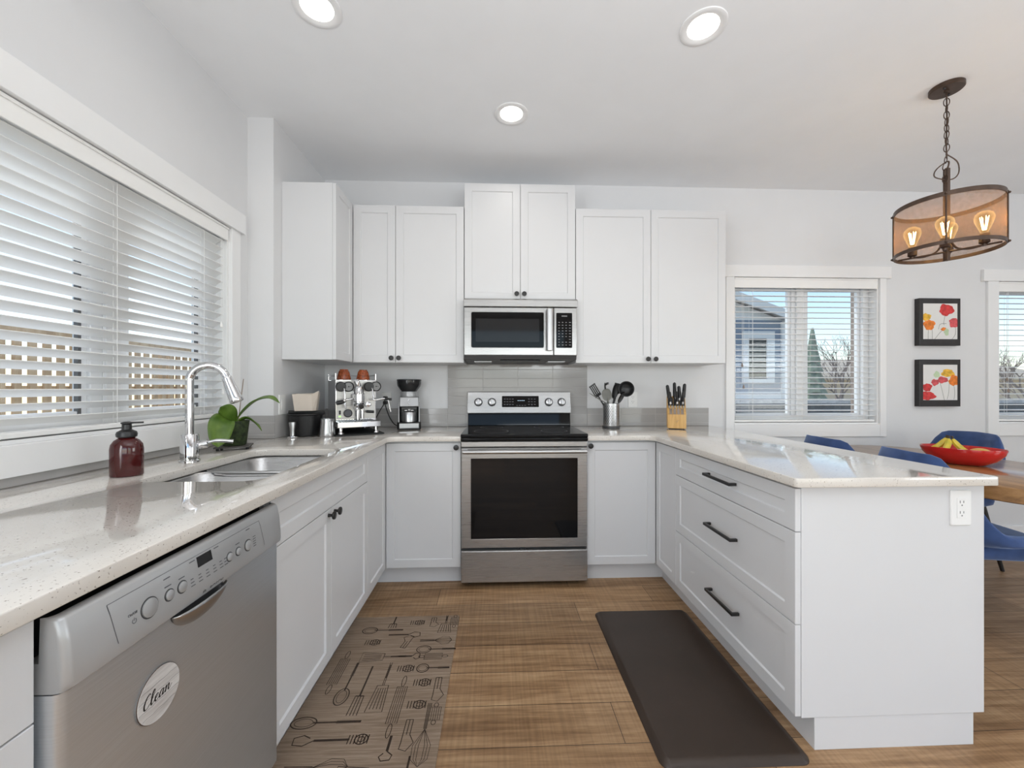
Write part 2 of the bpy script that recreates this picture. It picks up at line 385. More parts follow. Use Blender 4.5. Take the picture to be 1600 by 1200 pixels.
class MB:
    def __init__(s, mtx=None):
        s.bm = bmesh.new(); s.M = mtx or Matrix.Identity(4); s.mi = 0
    def v(s, p): return s.bm.verts.new(s.M @ Vector(p))
    def f(s, vs):
        try:
            f = s.bm.faces.new(vs); f.material_index = s.mi; return f
        except ValueError: return None
    def box(s, x0, x1, y0, y1, z0, z1):
        a = [s.v((x, y, z)) for z in (z0, z1) for x, y in ((x0, y0), (x1, y0), (x1, y1), (x0, y1))]
        for q in ((3, 2, 1, 0), (4, 5, 6, 7), (0, 1, 5, 4), (1, 2, 6, 5), (2, 3, 7, 6), (3, 0, 4, 7)): s.f([a[i] for i in q])
        return s
    def cbox(s, c, d): return s.box(c[0]-d[0]/2, c[0]+d[0]/2, c[1]-d[1]/2, c[1]+d[1]/2, c[2]-d[2]/2, c[2]+d[2]/2)
    def loft(s, rings, cap0=True, cap1=True, closed=False):
        vs = [[s.v(p) for p in r] for r in rings]
        n = len(vs[0])
        pairs = list(zip(vs[:-1], vs[1:])) + ([(vs[-1], vs[0])] if closed else [])
        for a, b in pairs:
            for i in range(n): s.f([a[i], a[(i+1) % n], b[(i+1) % n], b[i]])
        if not closed:
            if cap0: s.f(list(reversed(vs[0])))
            if cap1: s.f(vs[-1])
        return s
    def sheet(s, grid):
        vs = [[s.v(p) for p in r] for r in grid]
        for a, b in zip(vs[:-1], vs[1:]):
            for i in range(len(a)-1): s.f([a[i], a[i+1], b[i+1], b[i]])
        return s
    def cyl(s, p0, p1, r0, r1=None, n=20, caps=True):
        r1 = r0 if r1 is None else r1
        p0, p1 = Vector(p0), Vector(p1)
        x, y, _ = frame_from(p1 - p0)
        rg = lambda p, r: [p + x * r * math.cos(2*PI*i/n) + y * r * math.sin(2*PI*i/n) for i in range(n)]
        return s.loft([rg(p0, r0), rg(p1, r1)], caps, caps)
    def lathe(s, prof, c=(0, 0, 0), axis=(0, 0, 1), n=28, sx=1, sy=1, caps=True):
        c = Vector(c)
        if tuple(axis) == (0, 0, 1): x, y, z = Vector((1, 0, 0)), Vector((0, 1, 0)), Vector((0, 0, 1))
        else: x, y, z = frame_from(axis)
        return s.loft([[c + z * h + x * r * sx * math.cos(2*PI*i/n) + y * r * sy * math.sin(2*PI*i/n) for i in range(n)] for r, h in prof], caps, caps)
    def tube(s, pts, r, n=10, closed=False, flat=None):
        P = [Vector(p) for p in pts]
        rings = []; N = len(P); prev = None
        for i, p in enumerate(P):
            if closed: t = (P[(i+1) % N] - P[i-1])
            else: t = P[min(i+1, N-1)] - P[max(i-1, 0)]
            t.normalize()
            if prev is None: x, y, _ = frame_from(t)
            else:
                x = prev - t * prev.dot(t)
                if x.length < 1e-6: x, y, _ = frame_from(t)
                x.normalize(); y = t.cross(x)
            prev = x
            rr = r[i] if isinstance(r, (list, tuple)) else r
            rings.append([p + x * rr * math.cos(2*PI*k/n) + y * rr * math.sin(2*PI*k/n) for k in range(n)])
        return s.loft(rings, closed=closed)
    def prism(s, pts, z0, z1, plane='XY'):
        mp = {'XY': lambda a, b, c: (a, b, c), 'XZ': lambda a, b, c: (a, c, b), 'YZ': lambda a, b, c: (c, a, b)}[plane]
        return s.loft([[mp(a, b, z0) for a, b in pts], [mp(a, b, z1) for a, b in pts]])
    def ball(s, c, rx, ry=None, rz=None, n=20, m=12):
        ry = rx if ry is None else ry; rz = rx if rz is None else rz
        prof = [(math.sin(PI*j/m), -math.cos(PI*j/m)) for j in range(1, m)]
        rings = [[(c[0]+rx*a*math.cos(2*PI*i/n), c[1]+ry*a*math.sin(2*PI*i/n), c[2]+rz*h) for i in range(n)] for a, h in prof]
        return s.loft(rings)
    def torus(s, c, R0, r, axis=(0, 0, 1), n=32, k=10, sx=1, sy=1):
        x, y, z = (Vector((1,0,0)), Vector((0,1,0)), Vector((0,0,1))) if tuple(axis) == (0,0,1) else frame_from(axis)
        c = Vector(c)
        return s.tube([c + x*R0*sx*math.cos(2*PI*i/n) + y*R0*sy*math.sin(2*PI*i/n) for i in range(n)], r, k, True)
    def stroke(s, pts, wd, z=0.0):
        """flat ribbon in local XY at height z"""
        P = [Vector((p[0], p[1], 0)) for p in pts]
        L, Rr = [], []
        for i, p in enumerate(P):
            t = P[min(i+1, len(P)-1)] - P[max(i-1, 0)]
            if t.length < 1e-9: t = Vector((1, 0, 0))
            t.normalize(); nrm = Vector((-t.y, t.x, 0))
            ww = wd[i] if isinstance(wd, (list, tuple)) else wd
            L.append(s.v(p + nrm*ww/2 + Vector((0, 0, z)))); Rr.append(s.v(p - nrm*ww/2 + Vector((0, 0, z))))
        for i in range(len(P)-1): s.f([Rr[i], Rr[i+1], L[i+1], L[i]])
        return s
    def disc(s, pts, z=0.0):
        s.f([s.v((a, b, z)) for a, b in pts]); return s
    def build(s, name, mat, parent=None, smooth=True, bevel=0.0, seg=2, sub=0, angle=35, recalc=True):
        if recalc: bmesh.ops.recalc_face_normals(s.bm, faces=s.bm.faces)
        me = bpy.data.meshes.new(name)
        s.bm.to_mesh(me); s.bm.free()
        for mm in (mat if isinstance(mat, (list, tuple)) else [mat]): me.materials.append(M[mm] if isinstance(mm, str) else mm)
        if smooth:
            me.polygons.foreach_set('use_smooth', [True] * len(me.polygons))
            me.set_sharp_from_angle(angle=R(angle))
        o = bpy.data.objects.new(name, me); C.objects.link(o)
        if parent is not None: attach(o, parent)
        if bevel:
            b = o.modifiers.new('bevel', 'BEVEL'); b.width = bevel; b.segments = seg; b.limit_method = 'ANGLE'; b.angle_limit = R(40); b.harden_normals = False
        if sub:
            u = o.modifiers.new('subdivision', 'SUBSURF'); u.levels = sub; u.render_levels = sub
        return o

def attach(o, parent):
    o.parent = parent
    if parent.type == 'EMPTY':
        o.matrix_parent_inverse = parent.matrix_basis.inverted()

def thing(name, label, cat, loc=(0, 0, 0), group=None):
    o = bpy.data.objects.new(name, None)
    o.empty_display_size = 0.05
    C.objects.link(o)
    o.location = loc
    o.matrix_basis = Matrix.Translation(loc)
    return tag(o, label, cat, group)
def tag(o, label=None, cat=None, group=None, kind=None):
    for k, v in (('label', label), ('category', cat), ('group', group), ('kind', kind)):
        if v: o[k] = v
    return o
def struct(o, label=None):
    return tag(o, label, None, None, 'structure')
def place(loc=(0, 0, 0), rz=0, u=None, v=None, n=None):
    if u is not None:
        u, v, n = Vector(u), Vector(v), Vector(n)
        m = Matrix((u, v, n)).transposed().to_4x4()
        m.translation = Vector(loc)
        return m
    return Matrix.Translation(loc) @ Matrix.Rotation(rz, 4, 'Z')
def smooth_path(pts, k=6, closed=False):
    P = [Vector(p) for p in pts]; out = []; N = len(P)
    rng = range(N if closed else N-1)
    for i in rng:
        p0 = P[(i-1) % N] if closed or i > 0 else P[0]
        p1 = P[i]; p2 = P[(i+1) % N]
        p3 = P[(i+2) % N] if closed or i+2 < N else P[-1]
        for j in range(k):
            t = j/k
            out.append(0.5*((2*p1) + (p2-p0)*t + (2*p0-5*p1+4*p2-p3)*t*t + (3*p1-p0-3*p2+p3)*t*t*t))
    if not closed: out.append(P[-1])
    return out
def rrect(x0, x1, y0, y1, r, k=6):
    rs = r if isinstance(r, (list, tuple)) else [r]*4
    out = []
    for (cx, cy, a0, q) in ((x1, y1, 0, rs[0]), (x0, y1, 90, rs[1]), (x0, y0, 180, rs[2]), (x1, y0, 270, rs[3])):
        ccx = cx - q if a0 in (0, 270) else cx + q
        ccy = cy - q if a0 in (0, 90) else cy + q
        for j in range(k+1):
            a = R(a0 + 90*j/k); out.append((ccx + q*math.cos(a), ccy + q*math.sin(a)))
    return out
def text_mb(txt, size, mtx, shear=0.0, depth=0.0002, align='CENTER', spacing=1.0):
    cu = bpy.data.curves.new('lettering', 'FONT'); cu.body = txt; cu.size = size; cu.shear = shear; cu.extrude = depth
    cu.align_x = align; cu.align_y = 'CENTER'; cu.space_character = spacing; cu.resolution_u = 3
    o = bpy.data.objects.new('lettering', cu); C.objects.link(o)
    dg = bpy.context.evaluated_depsgraph_get(); dg.update()
    me = bpy.data.meshes.new_from_object(o.evaluated_get(dg))
    me.transform(mtx)
    bpy.data.objects.remove(o); bpy.data.curves.remove(cu)
    mb = MB(); mb.bm.from_mesh(me); bpy.data.meshes.remove(me)
    return mb
def slab(outer, holes, z0, z1, bev=0.003):
    """flat slab with holes, softly rounded edges (a filled 2D curve turned into a mesh)"""
    cu = bpy.data.curves.new('slab', 'CURVE'); cu.dimensions = '2D'; cu.fill_mode = 'BOTH'
    for pts in [outer] + holes:
        sp = cu.splines.new('POLY'); sp.points.add(len(pts)-1)
        for p, (a, b) in zip(sp.points, pts): p.co = (a, b, 0, 1)
        sp.use_cyclic_u = True
    cu.extrude = (z1-z0)/2 - bev; cu.bevel_depth = bev; cu.offset = -bev; cu.bevel_resolution = 2
    o = bpy.data.objects.new('slab', cu); C.objects.link(o)
    dg = bpy.context.evaluated_depsgraph_get(); dg.update()
    me = bpy.data.meshes.new_from_object(o.evaluated_get(dg))
    me.transform(Matrix.Translation((0, 0, (z0+z1)/2)))
    bpy.data.objects.remove(o); bpy.data.curves.remove(cu)
    mb = MB(); mb.bm.from_mesh(me); bpy.data.meshes.remove(me)
    bmesh.ops.remove_doubles(mb.bm, verts=mb.bm.verts, dist=1e-5)
    return mb

# ------------------------------------------------------------------ key dimensions (metres, camera over the origin)
XW0, XW, YJ, YB, ZC = -1.4346, -1.287, 2.3937, 3.094, 2.77     # window wall, corner wall, jog, back wall, ceiling
XR, YR = 5.3, -3.6
XL, YD, XRT = -0.667, 2.4748, 0.9928                           # faces of the left / back / right base doors
ZB, ZT, CT = 0.113, 0.872, 0.914                               # door bottom, door top, counter top
RX0, RX1 = -0.2105, 0.5566                                     # range

# ================================================================== THE SETTING
def wall_cells(mb, axis, a0, a1, t0, t1, z0, z1, holes):
    """solid wall between a0..a1 along its length, thickness t0..t1, holes = [(a0,a1,z0,z1)]"""
    A = sorted({a0, a1, *[h[0] for h in holes], *[h[1] for h in holes]})
    for i in range(len(A)-1):
        zs = [(z0, z1)]
        for h in holes:
            if h[0] <= A[i] + 1e-6 and h[1] >= A[i+1] - 1e-6: zs = [(z0, h[2]), (h[3], z1)]
        for za, zb in zs:
            if axis == 'X': mb.box(A[i], A[i+1], t0, t1, za, zb)
            else: mb.box(t0, t1, A[i], A[i+1], za, zb)
W1 = (1.062, 2.225, 1.038, 2.062)      # window_1 opening: Y0 Y1 Z0 Z1 in the left wall
W2 = (1.856, 3.034, 0.921, 2.072)      # window_2 opening: X0 X1 Z0 Z1 in the back wall
W3 = (4.022, 5.18, 0.921, 2.060)
struct(MB().box(-1.62, XR + 0.2, YR - 0.2, YB + 0.18, -0.12, 0).build('floor', 'floor', smooth=False))
struct(MB().box(-1.62, XR + 0.2, YR - 0.2, YB + 0.18, ZC, ZC + 0.12).build('ceiling', 'ceiling', smooth=False))
mb = MB()
wall_cells(mb, 'Y', YR - 0.2, YJ, XW0 - 0.185, XW0, 0, ZC, [W1, (-1.62, -0.32, 0.80, 2.0)])  # second opening is added behind the camera for the left fill lamp
mb.box(XW0 - 0.185, XW, YJ, YB + 0.18, 0, ZC)
struct(mb.build('wall_left', 'wall', smooth=False))
mb = MB(); wall_cells(mb, 'X', XW, XR + 0.2, YB, YB + 0.18, 0, ZC, [W2, W3])
struct(mb.build('wall_back', 'wall', smooth=False))
mb = MB(); wall_cells(mb, 'Y', YR - 0.2, YB, XR, XR + 0.2, 0, ZC, [(-2.2, -0.4, 0.7, 2.1)])  # opening added out of view for the fill lamp on this side
struct(mb.build('wall_right', 'wall', smooth=False))
mb = MB(); wall_cells(mb, 'X', XW0, XR, YR - 0.2, YR, 0, ZC, [(-0.95, 1.55, 0.3, 2.5), (2.35, 4.85, 0.1, 2.4)])  # unseen openings added to hold the two rear fill lamps
struct(mb.build('wall_rear', 'wall', smooth=False))
struct(MB().box(1.68, XR, YB - 0.014, YB, 0, 0.10).build('baseboard_back', 'trim', bevel=0.003))
struct(MB().box(XR - 0.014, XR, YR, YB - 0.015, 0, 0.10).build('baseboard_right', 'trim', bevel=0.003))

def back_window(n, W, hx0, hx1, cx0, cx1, mull):
    x0, x1, z0, z1 = W
    # painted casing
    mb = MB()
    mb.box(hx0, hx1, YB - 0.024, YB, z1 + 0.0, z1 + 0.093)
    mb.box(cx0, x0, YB - 0.018, YB, z0 - 0.098, z1)
    mb.box(x1, cx1, YB - 0.018, YB, z0 - 0.098, z1)
    mb.box(x0, x1, YB - 0.018, YB, z0 - 0.098, z0)
    struct(mb.build('trim_%d' % (n + 1), 'trim', bevel=0.002))
    # jamb liner + vinyl frame
    yg = YB + 0.10
    root = struct(thing('window_%d' % n, None, None, (x0, yg, z0)))
    mb = MB()
    for a, b, c, d in ((x0, x0 + 0.012, z0, z1), (x1 - 0.012, x1, z0, z1)): mb.box(a, b, YB - 0.002, YB + 0.17, c, d)
    for c, d in ((z0, z0 + 0.012), (z1 - 0.012, z1)): mb.box(x0 + 0.012, x1 - 0.012, YB - 0.002, YB + 0.17, c, d)
    mb.build('jamb', 'trim', root, bevel=0.001)
    mb = MB(); t = 0.045
    xa, xb, za, zb = x0 + 0.013, x1 - 0.013, z0 + 0.013, z1 - 0.013
    mb.box(xa, xa + t, yg - 0.03, yg + 0.05, za, zb); mb.box(xb - t, xb, yg - 0.03, yg + 0.05, za, zb)
    mb.box(xa + t, xb - t, yg - 0.03, yg + 0.05, za, za + t); mb.box(xa + t, xb - t, yg - 0.03, yg + 0.05, zb - t, zb)
    mb.build('frame', 'vinyl', root, bevel=0.003)
    mb = MB()
    mb.box(mull - 0.062, mull + 0.062, yg - 0.012, yg + 0.035, za + t, zb - t)
    mb.box(mull - 0.030, mull + 0.030, yg - 0.028, yg - 0.012, za + t, zb - t)
    mb.build('mullion', 'vinyl', root, bevel=0.003)
    for a, b in ((xa + t, mull - 0.062), (mull + 0.062, xb - t)):
        mb = MB(); s = 0.022
        mb.box(a, a + s, yg, yg + 0.03, za + t, zb - t); mb.box(b - s, b, yg, yg + 0.03, za + t, zb - t)
        mb.box(a + s, b - s, yg, yg + 0.03, za + t, za + t + s); mb.box(a + s, b - s, yg, yg + 0.03, zb - t - s, zb - t)
        mb.build('sash', 'vinyl', root, bevel=0.002)
        MB().box(a + s, b - s, yg + 0.014, yg + 0.018, za + t + s, zb - t - s).build('glass_pane', 'glass', root)
back_window(2, W2, 1.775, 3.124, 1.79, 3.087, 2.452)
back_window(3, W3, 3.888, XR, 3.931, 5.25, 4.60)

# window over the sink (left wall)
y0, y1, z0, z1 = W1
mb = MB()
mb.box(XW0, XW0 + 0.034, y0 - 0.10, y1 + 0.099, z1, z1 + 0.108)
mb.box(XW0, XW0 + 0.022, y0 - 0.075, y0, z0 - 0.094, z1)
mb.box(XW0, XW0 + 0.022, y1, y1 + 0.072, z0 - 0.094, z1)
mb.box(XW0, XW0 + 0.022, y0, y1, z0 - 0.094, z0)
struct(mb.build('trim_1', 'trim', bevel=0.002))
xg = XW0 - 0.10
root = struct(thing('window_1', None, None, (xg, y0, z0)))
mb = MB()
for a, b in ((y0, y0 + 0.012), (y1 - 0.012, y1)): mb.box(XW0 - 0.175, XW0 + 0.002, a, b, z0, z1)
for a, b in ((z0, z0 + 0.012), (z1 - 0.012, z1)): mb.box(XW0 - 0.175, XW0 + 0.002, y0 + 0.012, y1 - 0.012, a, b)
mb.build('jamb', 'trim', root, bevel=0.001)
t = 0.045; ya, yb, za, zb = y0 + 0.013, y1 - 0.013, z0 + 0.013, z1 - 0.013
mb = MB()
mb.box(xg - 0.05, xg + 0.03, ya, ya + t, za, zb); mb.box(xg - 0.05, xg + 0.03, yb - t, yb, za, zb)
mb.box(xg - 0.05, xg + 0.03, ya + t, yb - t, za, za + t); mb.box(xg - 0.05, xg + 0.03, ya + t, yb - t, zb - t, zb)
mb.build('frame', 'vinyl', root, bevel=0.003)
ym = 1.655
mb = MB(); mb.box(xg - 0.035, xg + 0.012, ym - 0.075, ym + 0.075, za + t, zb - t); mb.box(xg + 0.012, xg + 0.028, ym - 0.03, ym + 0.03, za + t, zb - t)
mb.build('mullion', 'vinyl', root, bevel=0.003)
for a, b in ((ya + t, ym - 0.075), (ym + 0.075, yb - t)):
    mb = MB(); s = 0.024
    mb.box(xg - 0.03, xg, a, a + s, za + t, zb - t); mb.box(xg - 0.03, xg, b - s, b, za + t, zb - t)
    mb.box(xg - 0.03, xg, a + s, b - s, za + t, za + t + s); mb.box(xg - 0.03, xg, a + s, b - s, zb - t - s, zb - t)
    mb.build('sash', 'vinyl', root, bevel=0.002)
    MB().box(xg - 0.018, xg - 0.014, a + s, b - s, za + t + s, zb - t - s).build('glass_pane', 'glass', root)
    mb = MB(); mb.box(xg - 0.012, xg + 0.003, b - s - 0.012, b - s, za + t, zb - t)
    mb.build('weather_strip', 'plastic_grey', root)

# tile splashbacks, fixed to the walls
mb = MB(); mb.box(-0.365, 0.701, YB - 0.009, YB, CT, 1.40)
mb.box(XW + 0.009, -0.3655, YB - 0.009, YB, CT, 1.051); mb.box(0.7015, 1.655, YB - 0.009, YB, CT, 1.051)
struct(mb.build('trim_5', 'tile_back', smooth=False, bevel=0.0012))['label'] = 'grey glazed tile splashback on the back wall'
struct(MB().box(XW0 + 0.004, XW + 0.009, YJ - 0.009, YJ, CT, 1.046).build('trim_6', 'tile_back', smooth=False, bevel=0.0012))
mb = MB(); mb.box(XW, XW + 0.009, YJ, YB - 0.009, CT, 1.046)
struct(mb.build('trim_7', 'tile_side', smooth=False, bevel=0.0012))
struct(MB().box(XW0, XW0 + 0.009, -0.3, YJ - 0.009, CT, z0 - 0.0945).build('trim_8', 'tile_side', smooth=False, bevel=0.0012))

# ------------------------------------------------------------------ blinds
def slat_ring(cx, cz, width, tilt, th=0.0028, crown=0.003, n=5):
    """cross-section of one slat in (depth, z): depth axis first"""
    top, bot = [], []
    for i in range(n):
        u = -width/2 + width*i/(n-1); c = crown*(1-(2*u/width)**2)
        for lst, off in ((top, th/2), (bot, -th/2)):
            a, b = u, c + off
            lst.append((cx + a*math.cos(tilt) - b*math.sin(tilt), cz + a*math.sin(tilt) + b*math.cos(tilt)))
    return top + bot[::-1]

def blind(label, to_world, a0, a1, ztop, zbot, pitch, tilt, ladders, cord, val_h):
    """a0..a1 along the window, depth measured from the wall face into the opening (negative = into the opening)"""
    T = to_world
    root = thing('window_blind', label, 'blind', T(a0, -0.05, zbot))
    def bx(mb, aa, ab, d0, d1, za, zb):
        p, q = T(aa, d0, za), T(ab, d1, zb)
        mb.box(min(p[0], q[0]), max(p[0], q[0]), min(p[1], q[1]), max(p[1], q[1]), za, zb)
    mb = MB(); bx(mb, a0, a1, 0.001, 0.012, ztop - val_h, ztop - 0.004); bx(mb, a0, a1, 0.012, 0.017, ztop - 0.016, ztop - 0.004)
    mb.build('valance', 'blind', root, bevel=0.003)
    mb = MB(); bx(mb, a0 + 0.004, a1 - 0.004, -0.062, -0.002, ztop - 0.05, ztop - 0.004)
    mb.build('headrail', 'blind', root, bevel=0.002)
    mb = MB(); z = zbot + 0.052; zs = []
    while z < ztop - 0.068:
        zs.append(z)
        ring = slat_ring(-0.034, z, 0.05, tilt)
        mb.loft([[T(a0 + 0.006, d, h) for d, h in ring], [T(a1 - 0.006, d, h) for d, h in ring]])
        z += pitch
    mb.build('slats', 'blind', root, angle=50)
    mb = MB(); bx(mb, a0 + 0.006, a1 - 0.006, -0.060, -0.008, zbot + 0.004, zbot + 0.022)
    mb.build('bottom_rail', 'blind', root, bevel=0.004)
    mb = MB()
    for a in ladders:
        for d in (-0.0085, -0.0595): mb.cyl(T(a, d, zbot + 0.02), T(a, d, ztop - 0.05), 0.0009, n=6)
        mb.cyl(T(a + 0.012, -0.034, zbot + 0.02), T(a + 0.012, -0.034, ztop - 0.05), 0.0009, n=6)
    mb.build('ladder_cord', 'blind', root)
    ca, cz0, dz = cord
    for k, (off, drop) in enumerate(((0.0, 0.0), (0.012, -dz))):
        o = MB().cyl(T(ca + off, 0.004, cz0 + drop), T(ca + off, 0.004, ztop - val_h), 0.0010, n=6).build('pull_cord', 'blind', root)
        MB().lathe([(0.002, 0.03), (0.005, 0.02), (0.008, 0.004), (0.006, 0.0)], T(ca + off, 0.004, cz0 + drop - 0.028), n=10).build('tassel', 'bark' if n_dark else 'blind', o)
n_dark = False
blind('wide white slat blind over the sink, half tilted', lambda a, d, z: (XW0 + d, a, z), W1[0] + 0.014, W1[1] - 0.014, W1[3], W1[2] + 0.012, 0.0438, R(28), (1.14, 1.60, 2.06), (2.165, 1.55, 0.35), 0.074)
n_dark = True
blind('open white slat blind between the wall cabinets and the two poppy pictures', lambda a, d, z: (a, YB - d, z), W2[0] + 0.003, W2[1] - 0.014, W2[3], W2[2] + 0.012, 0.0432, R(-4), (2.02, 2.42, 2.92), (1.925, 1.40, 0.17), 0.082)
blind('open white slat blind cut off by the right edge, beside the two poppy pictures', lambda a, d, z: (a, YB - d, z), W3[0] + 0.003, W3[1] - 0.014, W3[3], W3[2] + 0.012, 0.0432, R(-4), (4.12, 4.55, 5.06), (4.105, 1.29, 0.09), 0.082)

# ------------------------------------------------------------------ recessed ceiling lights
for (x, y, lab) in ((-0.735, 1.692, 'round recessed ceiling light nearest the sink window'), (0.897, 1.717, 'round recessed ceiling light above the peninsula side'), (0.088, 2.306, 'round recessed ceiling light in front of the microwave cabinet')):
    rt = thing('recessed_light', lab, 'ceiling light', (x, y, ZC), 'recessed ceiling lights')
    MB().lathe([(0.096, 0.0), (0.0955, -0.004), (0.090, -0.0065), (0.078, -0.0055), (0.066, -0.0015), (0.064, -0.0008)], (x, y, ZC), n=48, caps=False).build('trim_ring', 'trim', rt)
    MB().lathe([(0.0645, -0.0012), (0.03, -0.0016), (0.001, -0.0016)], (x, y, ZC), n=40).build('diffuser', 'lamp_disc', rt)
    light('recessed_lamp', 'AREA', (x, y, ZC - 0.012), (0, 0, -1), 1.0, (1.0, 0.95, 0.87), shape='DISK', size=0.12, spread=R(150))

# ================================================================== CABINETS
TH = 0.019
def shaker(u0, u1, v0, v1, mtx, name, parent, rail=0.048, gap=0.0015, depth=0.0065):
    """one shaker front: frame with a recessed flat panel; local u,v in the face, n outwards, n=0 at the face"""
    u0 += gap; u1 -= gap; v0 += gap; v1 -= gap
    mb = MB(mtx)
    rg = lambda i, n: [(u0 + i, v0 + i, n), (u1 - i, v0 + i, n), (u1 - i, v1 - i, n), (u0 + i, v1 - i, n)]
    e = 0.0016
    mb.loft([rg(0, -TH), rg(0, -e), rg(e*0.3, -e*0.3), rg(e, 0), rg(rail, 0), rg(rail + 0.0045, -depth)])
    return mb.build(name, 'cabinet', parent, angle=20)
def knob(p, n, parent):
    n = Vector(n); p = Vector(p)
    return MB().lathe([(0.0075, 0.0), (0.0065, 0.003), (0.0055, 0.013), (0.0080, 0.017), (0.0150, 0.0195), (0.0165, 0.023), (0.0155, 0.027), (0.010, 0.0285)], p, n, n=24).build('knob', 'black', parent)
def bar_handle(c, along, n, length, parent):
    c, a, n = Vector(c), Vector(along).normalized(), Vector(n)
    z = a.cross(n)
    h = length/2; mtx = place(c, u=a, v=z, n=n)
    mb = MB(mtx)
    mb.box(-h, h, -0.006, 0.006, 0.024, 0.034)
    mb.loft([[(-h, -0.006, 0.0), (-h + 0.011, -0.006, 0.0), (-h + 0.011, 0.006, 0.0), (-h, 0.006, 0.0)], [(-h, -0.006, 0.026), (-h + 0.011, -0.006, 0.026), (-h + 0.011, 0.006, 0.026), (-h, 0.006, 0.026)]])
    mb.loft([[(h - 0.011, -0.006, 0.0), (h, -0.006, 0.0), (h, 0.006, 0.0), (h - 0.011, 0.006, 0.0)], [(h - 0.011, -0.006, 0.026), (h, -0.006, 0.026), (h, 0.006, 0.026), (h - 0.011, 0.006, 0.026)]])
    return mb.build('handle', 'black', parent, bevel=0.0012)

FL = lambda y, z: place((XL, y, z), u=(0, 1, 0), v=(0, 0, 1), n=(1, 0, 0))       # left run: u = +Y
FB = lambda x, z: place((x, YD, z), u=(1, 0, 0), v=(0, 0, 1), n=(0, -1, 0))      # back run: u = +X
FR = lambda y, z: place((XRT, y, z), u=(0, -1, 0), v=(0, 0, 1), n=(-1, 0, 0))    # right run: u = -Y
KX = -0.735                                                                       # toe-kick plane of the left run
DZ = 0.7206
# --- base cabinet nearer than the dishwasher
t = thing('base_cabinet', 'white base cabinet at the near end of the counter, beside the dishwasher', 'cabinet', (-1.05, 0.15, 0))
MB().box(XW0 + 0.012, XL - TH - 0.001, -0.298, 0.613, ZB - 0.003, 0.883).build('body', 'cabinet', t)
MB().box(XW0 + 0.012, KX, -0.298, 0.613, 0, ZB - 0.0035).build('toe_kick', 'cabinet', t)
for a, b, kk in ((-0.298, 0.157, 0.10), (0.157, 0.613, 0.21)):
    shaker(a, b, DZ, ZT, FL(0, 0), 'drawer_front', t)
    knob((XL, kk, 0.69), (1, 0, 0), shaker(a, b, ZB, DZ, FL(0, 0), 'door', t))
# --- sink base
Y1, Y2 = 1.2248, 2.1322
t = thing('sink_base_cabinet', 'white two-door base cabinet under the sink', 'cabinet', (-1.05, 1.68, 0))
mb = MB(); mb.box(XL - TH - 0.016, XL - TH - 0.001, Y1, Y2, ZB - 0.003, 0.883)
mb.box(XW0 + 0.012, XL - TH - 0.017, Y1, Y1 + 0.016, ZB - 0.003, 0.883); mb.box(XW0 + 0.012, XL - TH - 0.017, Y2 - 0.016, Y2, ZB - 0.003, 0.883)
mb.box(XW0 + 0.012, XL - TH - 0.017, Y1 + 0.016, Y2 - 0.016, ZB - 0.003, ZB + 0.014); mb.box(XW0 + 0.012, XW0 + 0.026, Y1 + 0.016, Y2 - 0.016, ZB + 0.014, 0.60)
mb.build('body', 'cabinet', t)
MB().box(XW0 + 0.012, KX, Y1, Y2, 0, ZB - 0.0035).build('toe_kick', 'cabinet', t)
shaker(Y1, Y2, DZ, ZT, FL(0, 0), 'false_drawer_front', t)
ymid = 1.668
knob((XL, ymid - 0.030, 0.698), (1, 0, 0), shaker(Y1, ymid, ZB, DZ, FL(0, 0), 'door', t))
knob((XL, ymid + 0.030, 0.698), (1, 0, 0), shaker(ymid, Y2, ZB, DZ, FL(0, 0), 'door', t))
# --- left corner cabinet: two hinged panels meeting in the inner corner
t = thing('corner_base_cabinet', 'white corner base cabinet left of the range', 'cabinet', (-0.8, 2.75, 0))
mb = MB()
mb.prism([(XW + 0.012, Y2 + 0.001), (XL - TH - 0.001, Y2 + 0.001), (XL - TH - 0.001, YD + TH + 0.001), (RX0 - 0.004, YD + TH + 0.001), (RX0 - 0.004, YB - 0.012), (XW + 0.012, YB - 0.012)], ZB - 0.003, 0.883)
mb.build('body', 'cabinet', t)
MB().prism([(XW + 0.012, Y2 + 0.001), (KX, Y2 + 0.001), (KX, 2.5404), (RX0 - 0.004, 2.5404), (RX0 - 0.004, YB - 0.012), (XW + 0.012, YB - 0.012)], 0, ZB - 0.0035).build('toe_kick', 'cabinet', t)
shaker(Y2, YD - 0.001, ZB, ZT, FL(0, 0), 'door', t)
knob((-0.241, YD, 0.845), (0, -1, 0), shaker(XL + 0.001, RX0 - 0.003, ZB, ZT, FB(0, 0), 'door', t))
# --- right corner cabinet
t = thing('corner_base_cabinet', 'white corner base cabinet right of the range', 'cabinet', (1.1, 2.75, 0))
Y3, YE = 2.1979, 1.302
PX1 = 1.6484
MB().prism([(RX1 + 0.004, YD + TH + 0.001), (XRT + TH + 0.001, YD + TH + 0.001), (XRT + TH + 0.001, Y3 + 0.001), (PX1 - 0.018, Y3 + 0.001), (PX1 - 0.018, YB - 0.012), (RX1 + 0.004, YB - 0.012)], ZB - 0.003, 0.883).build('body', 'cabinet', t)
MB().prism([(RX1 + 0.004, 2.5404), (1.0593, 2.5404), (1.0593, Y3 + 0.001), (PX1 - 0.034, Y3 + 0.001), (PX1 - 0.034, YB - 0.012), (RX1 + 0.004, YB - 0.012)], 0, ZB - 0.0035).build('toe_kick', 'cabinet', t)
knob((RX1 + 0.024, YD, 0.850), (0, -1, 0), shaker(RX1 + 0.003, XRT - 0.001, ZB, ZT, FB(0, 0), 'door', t))
shaker(-(YD - 0.001), -Y3, ZB, ZT, FR(0, 0), 'door', t)
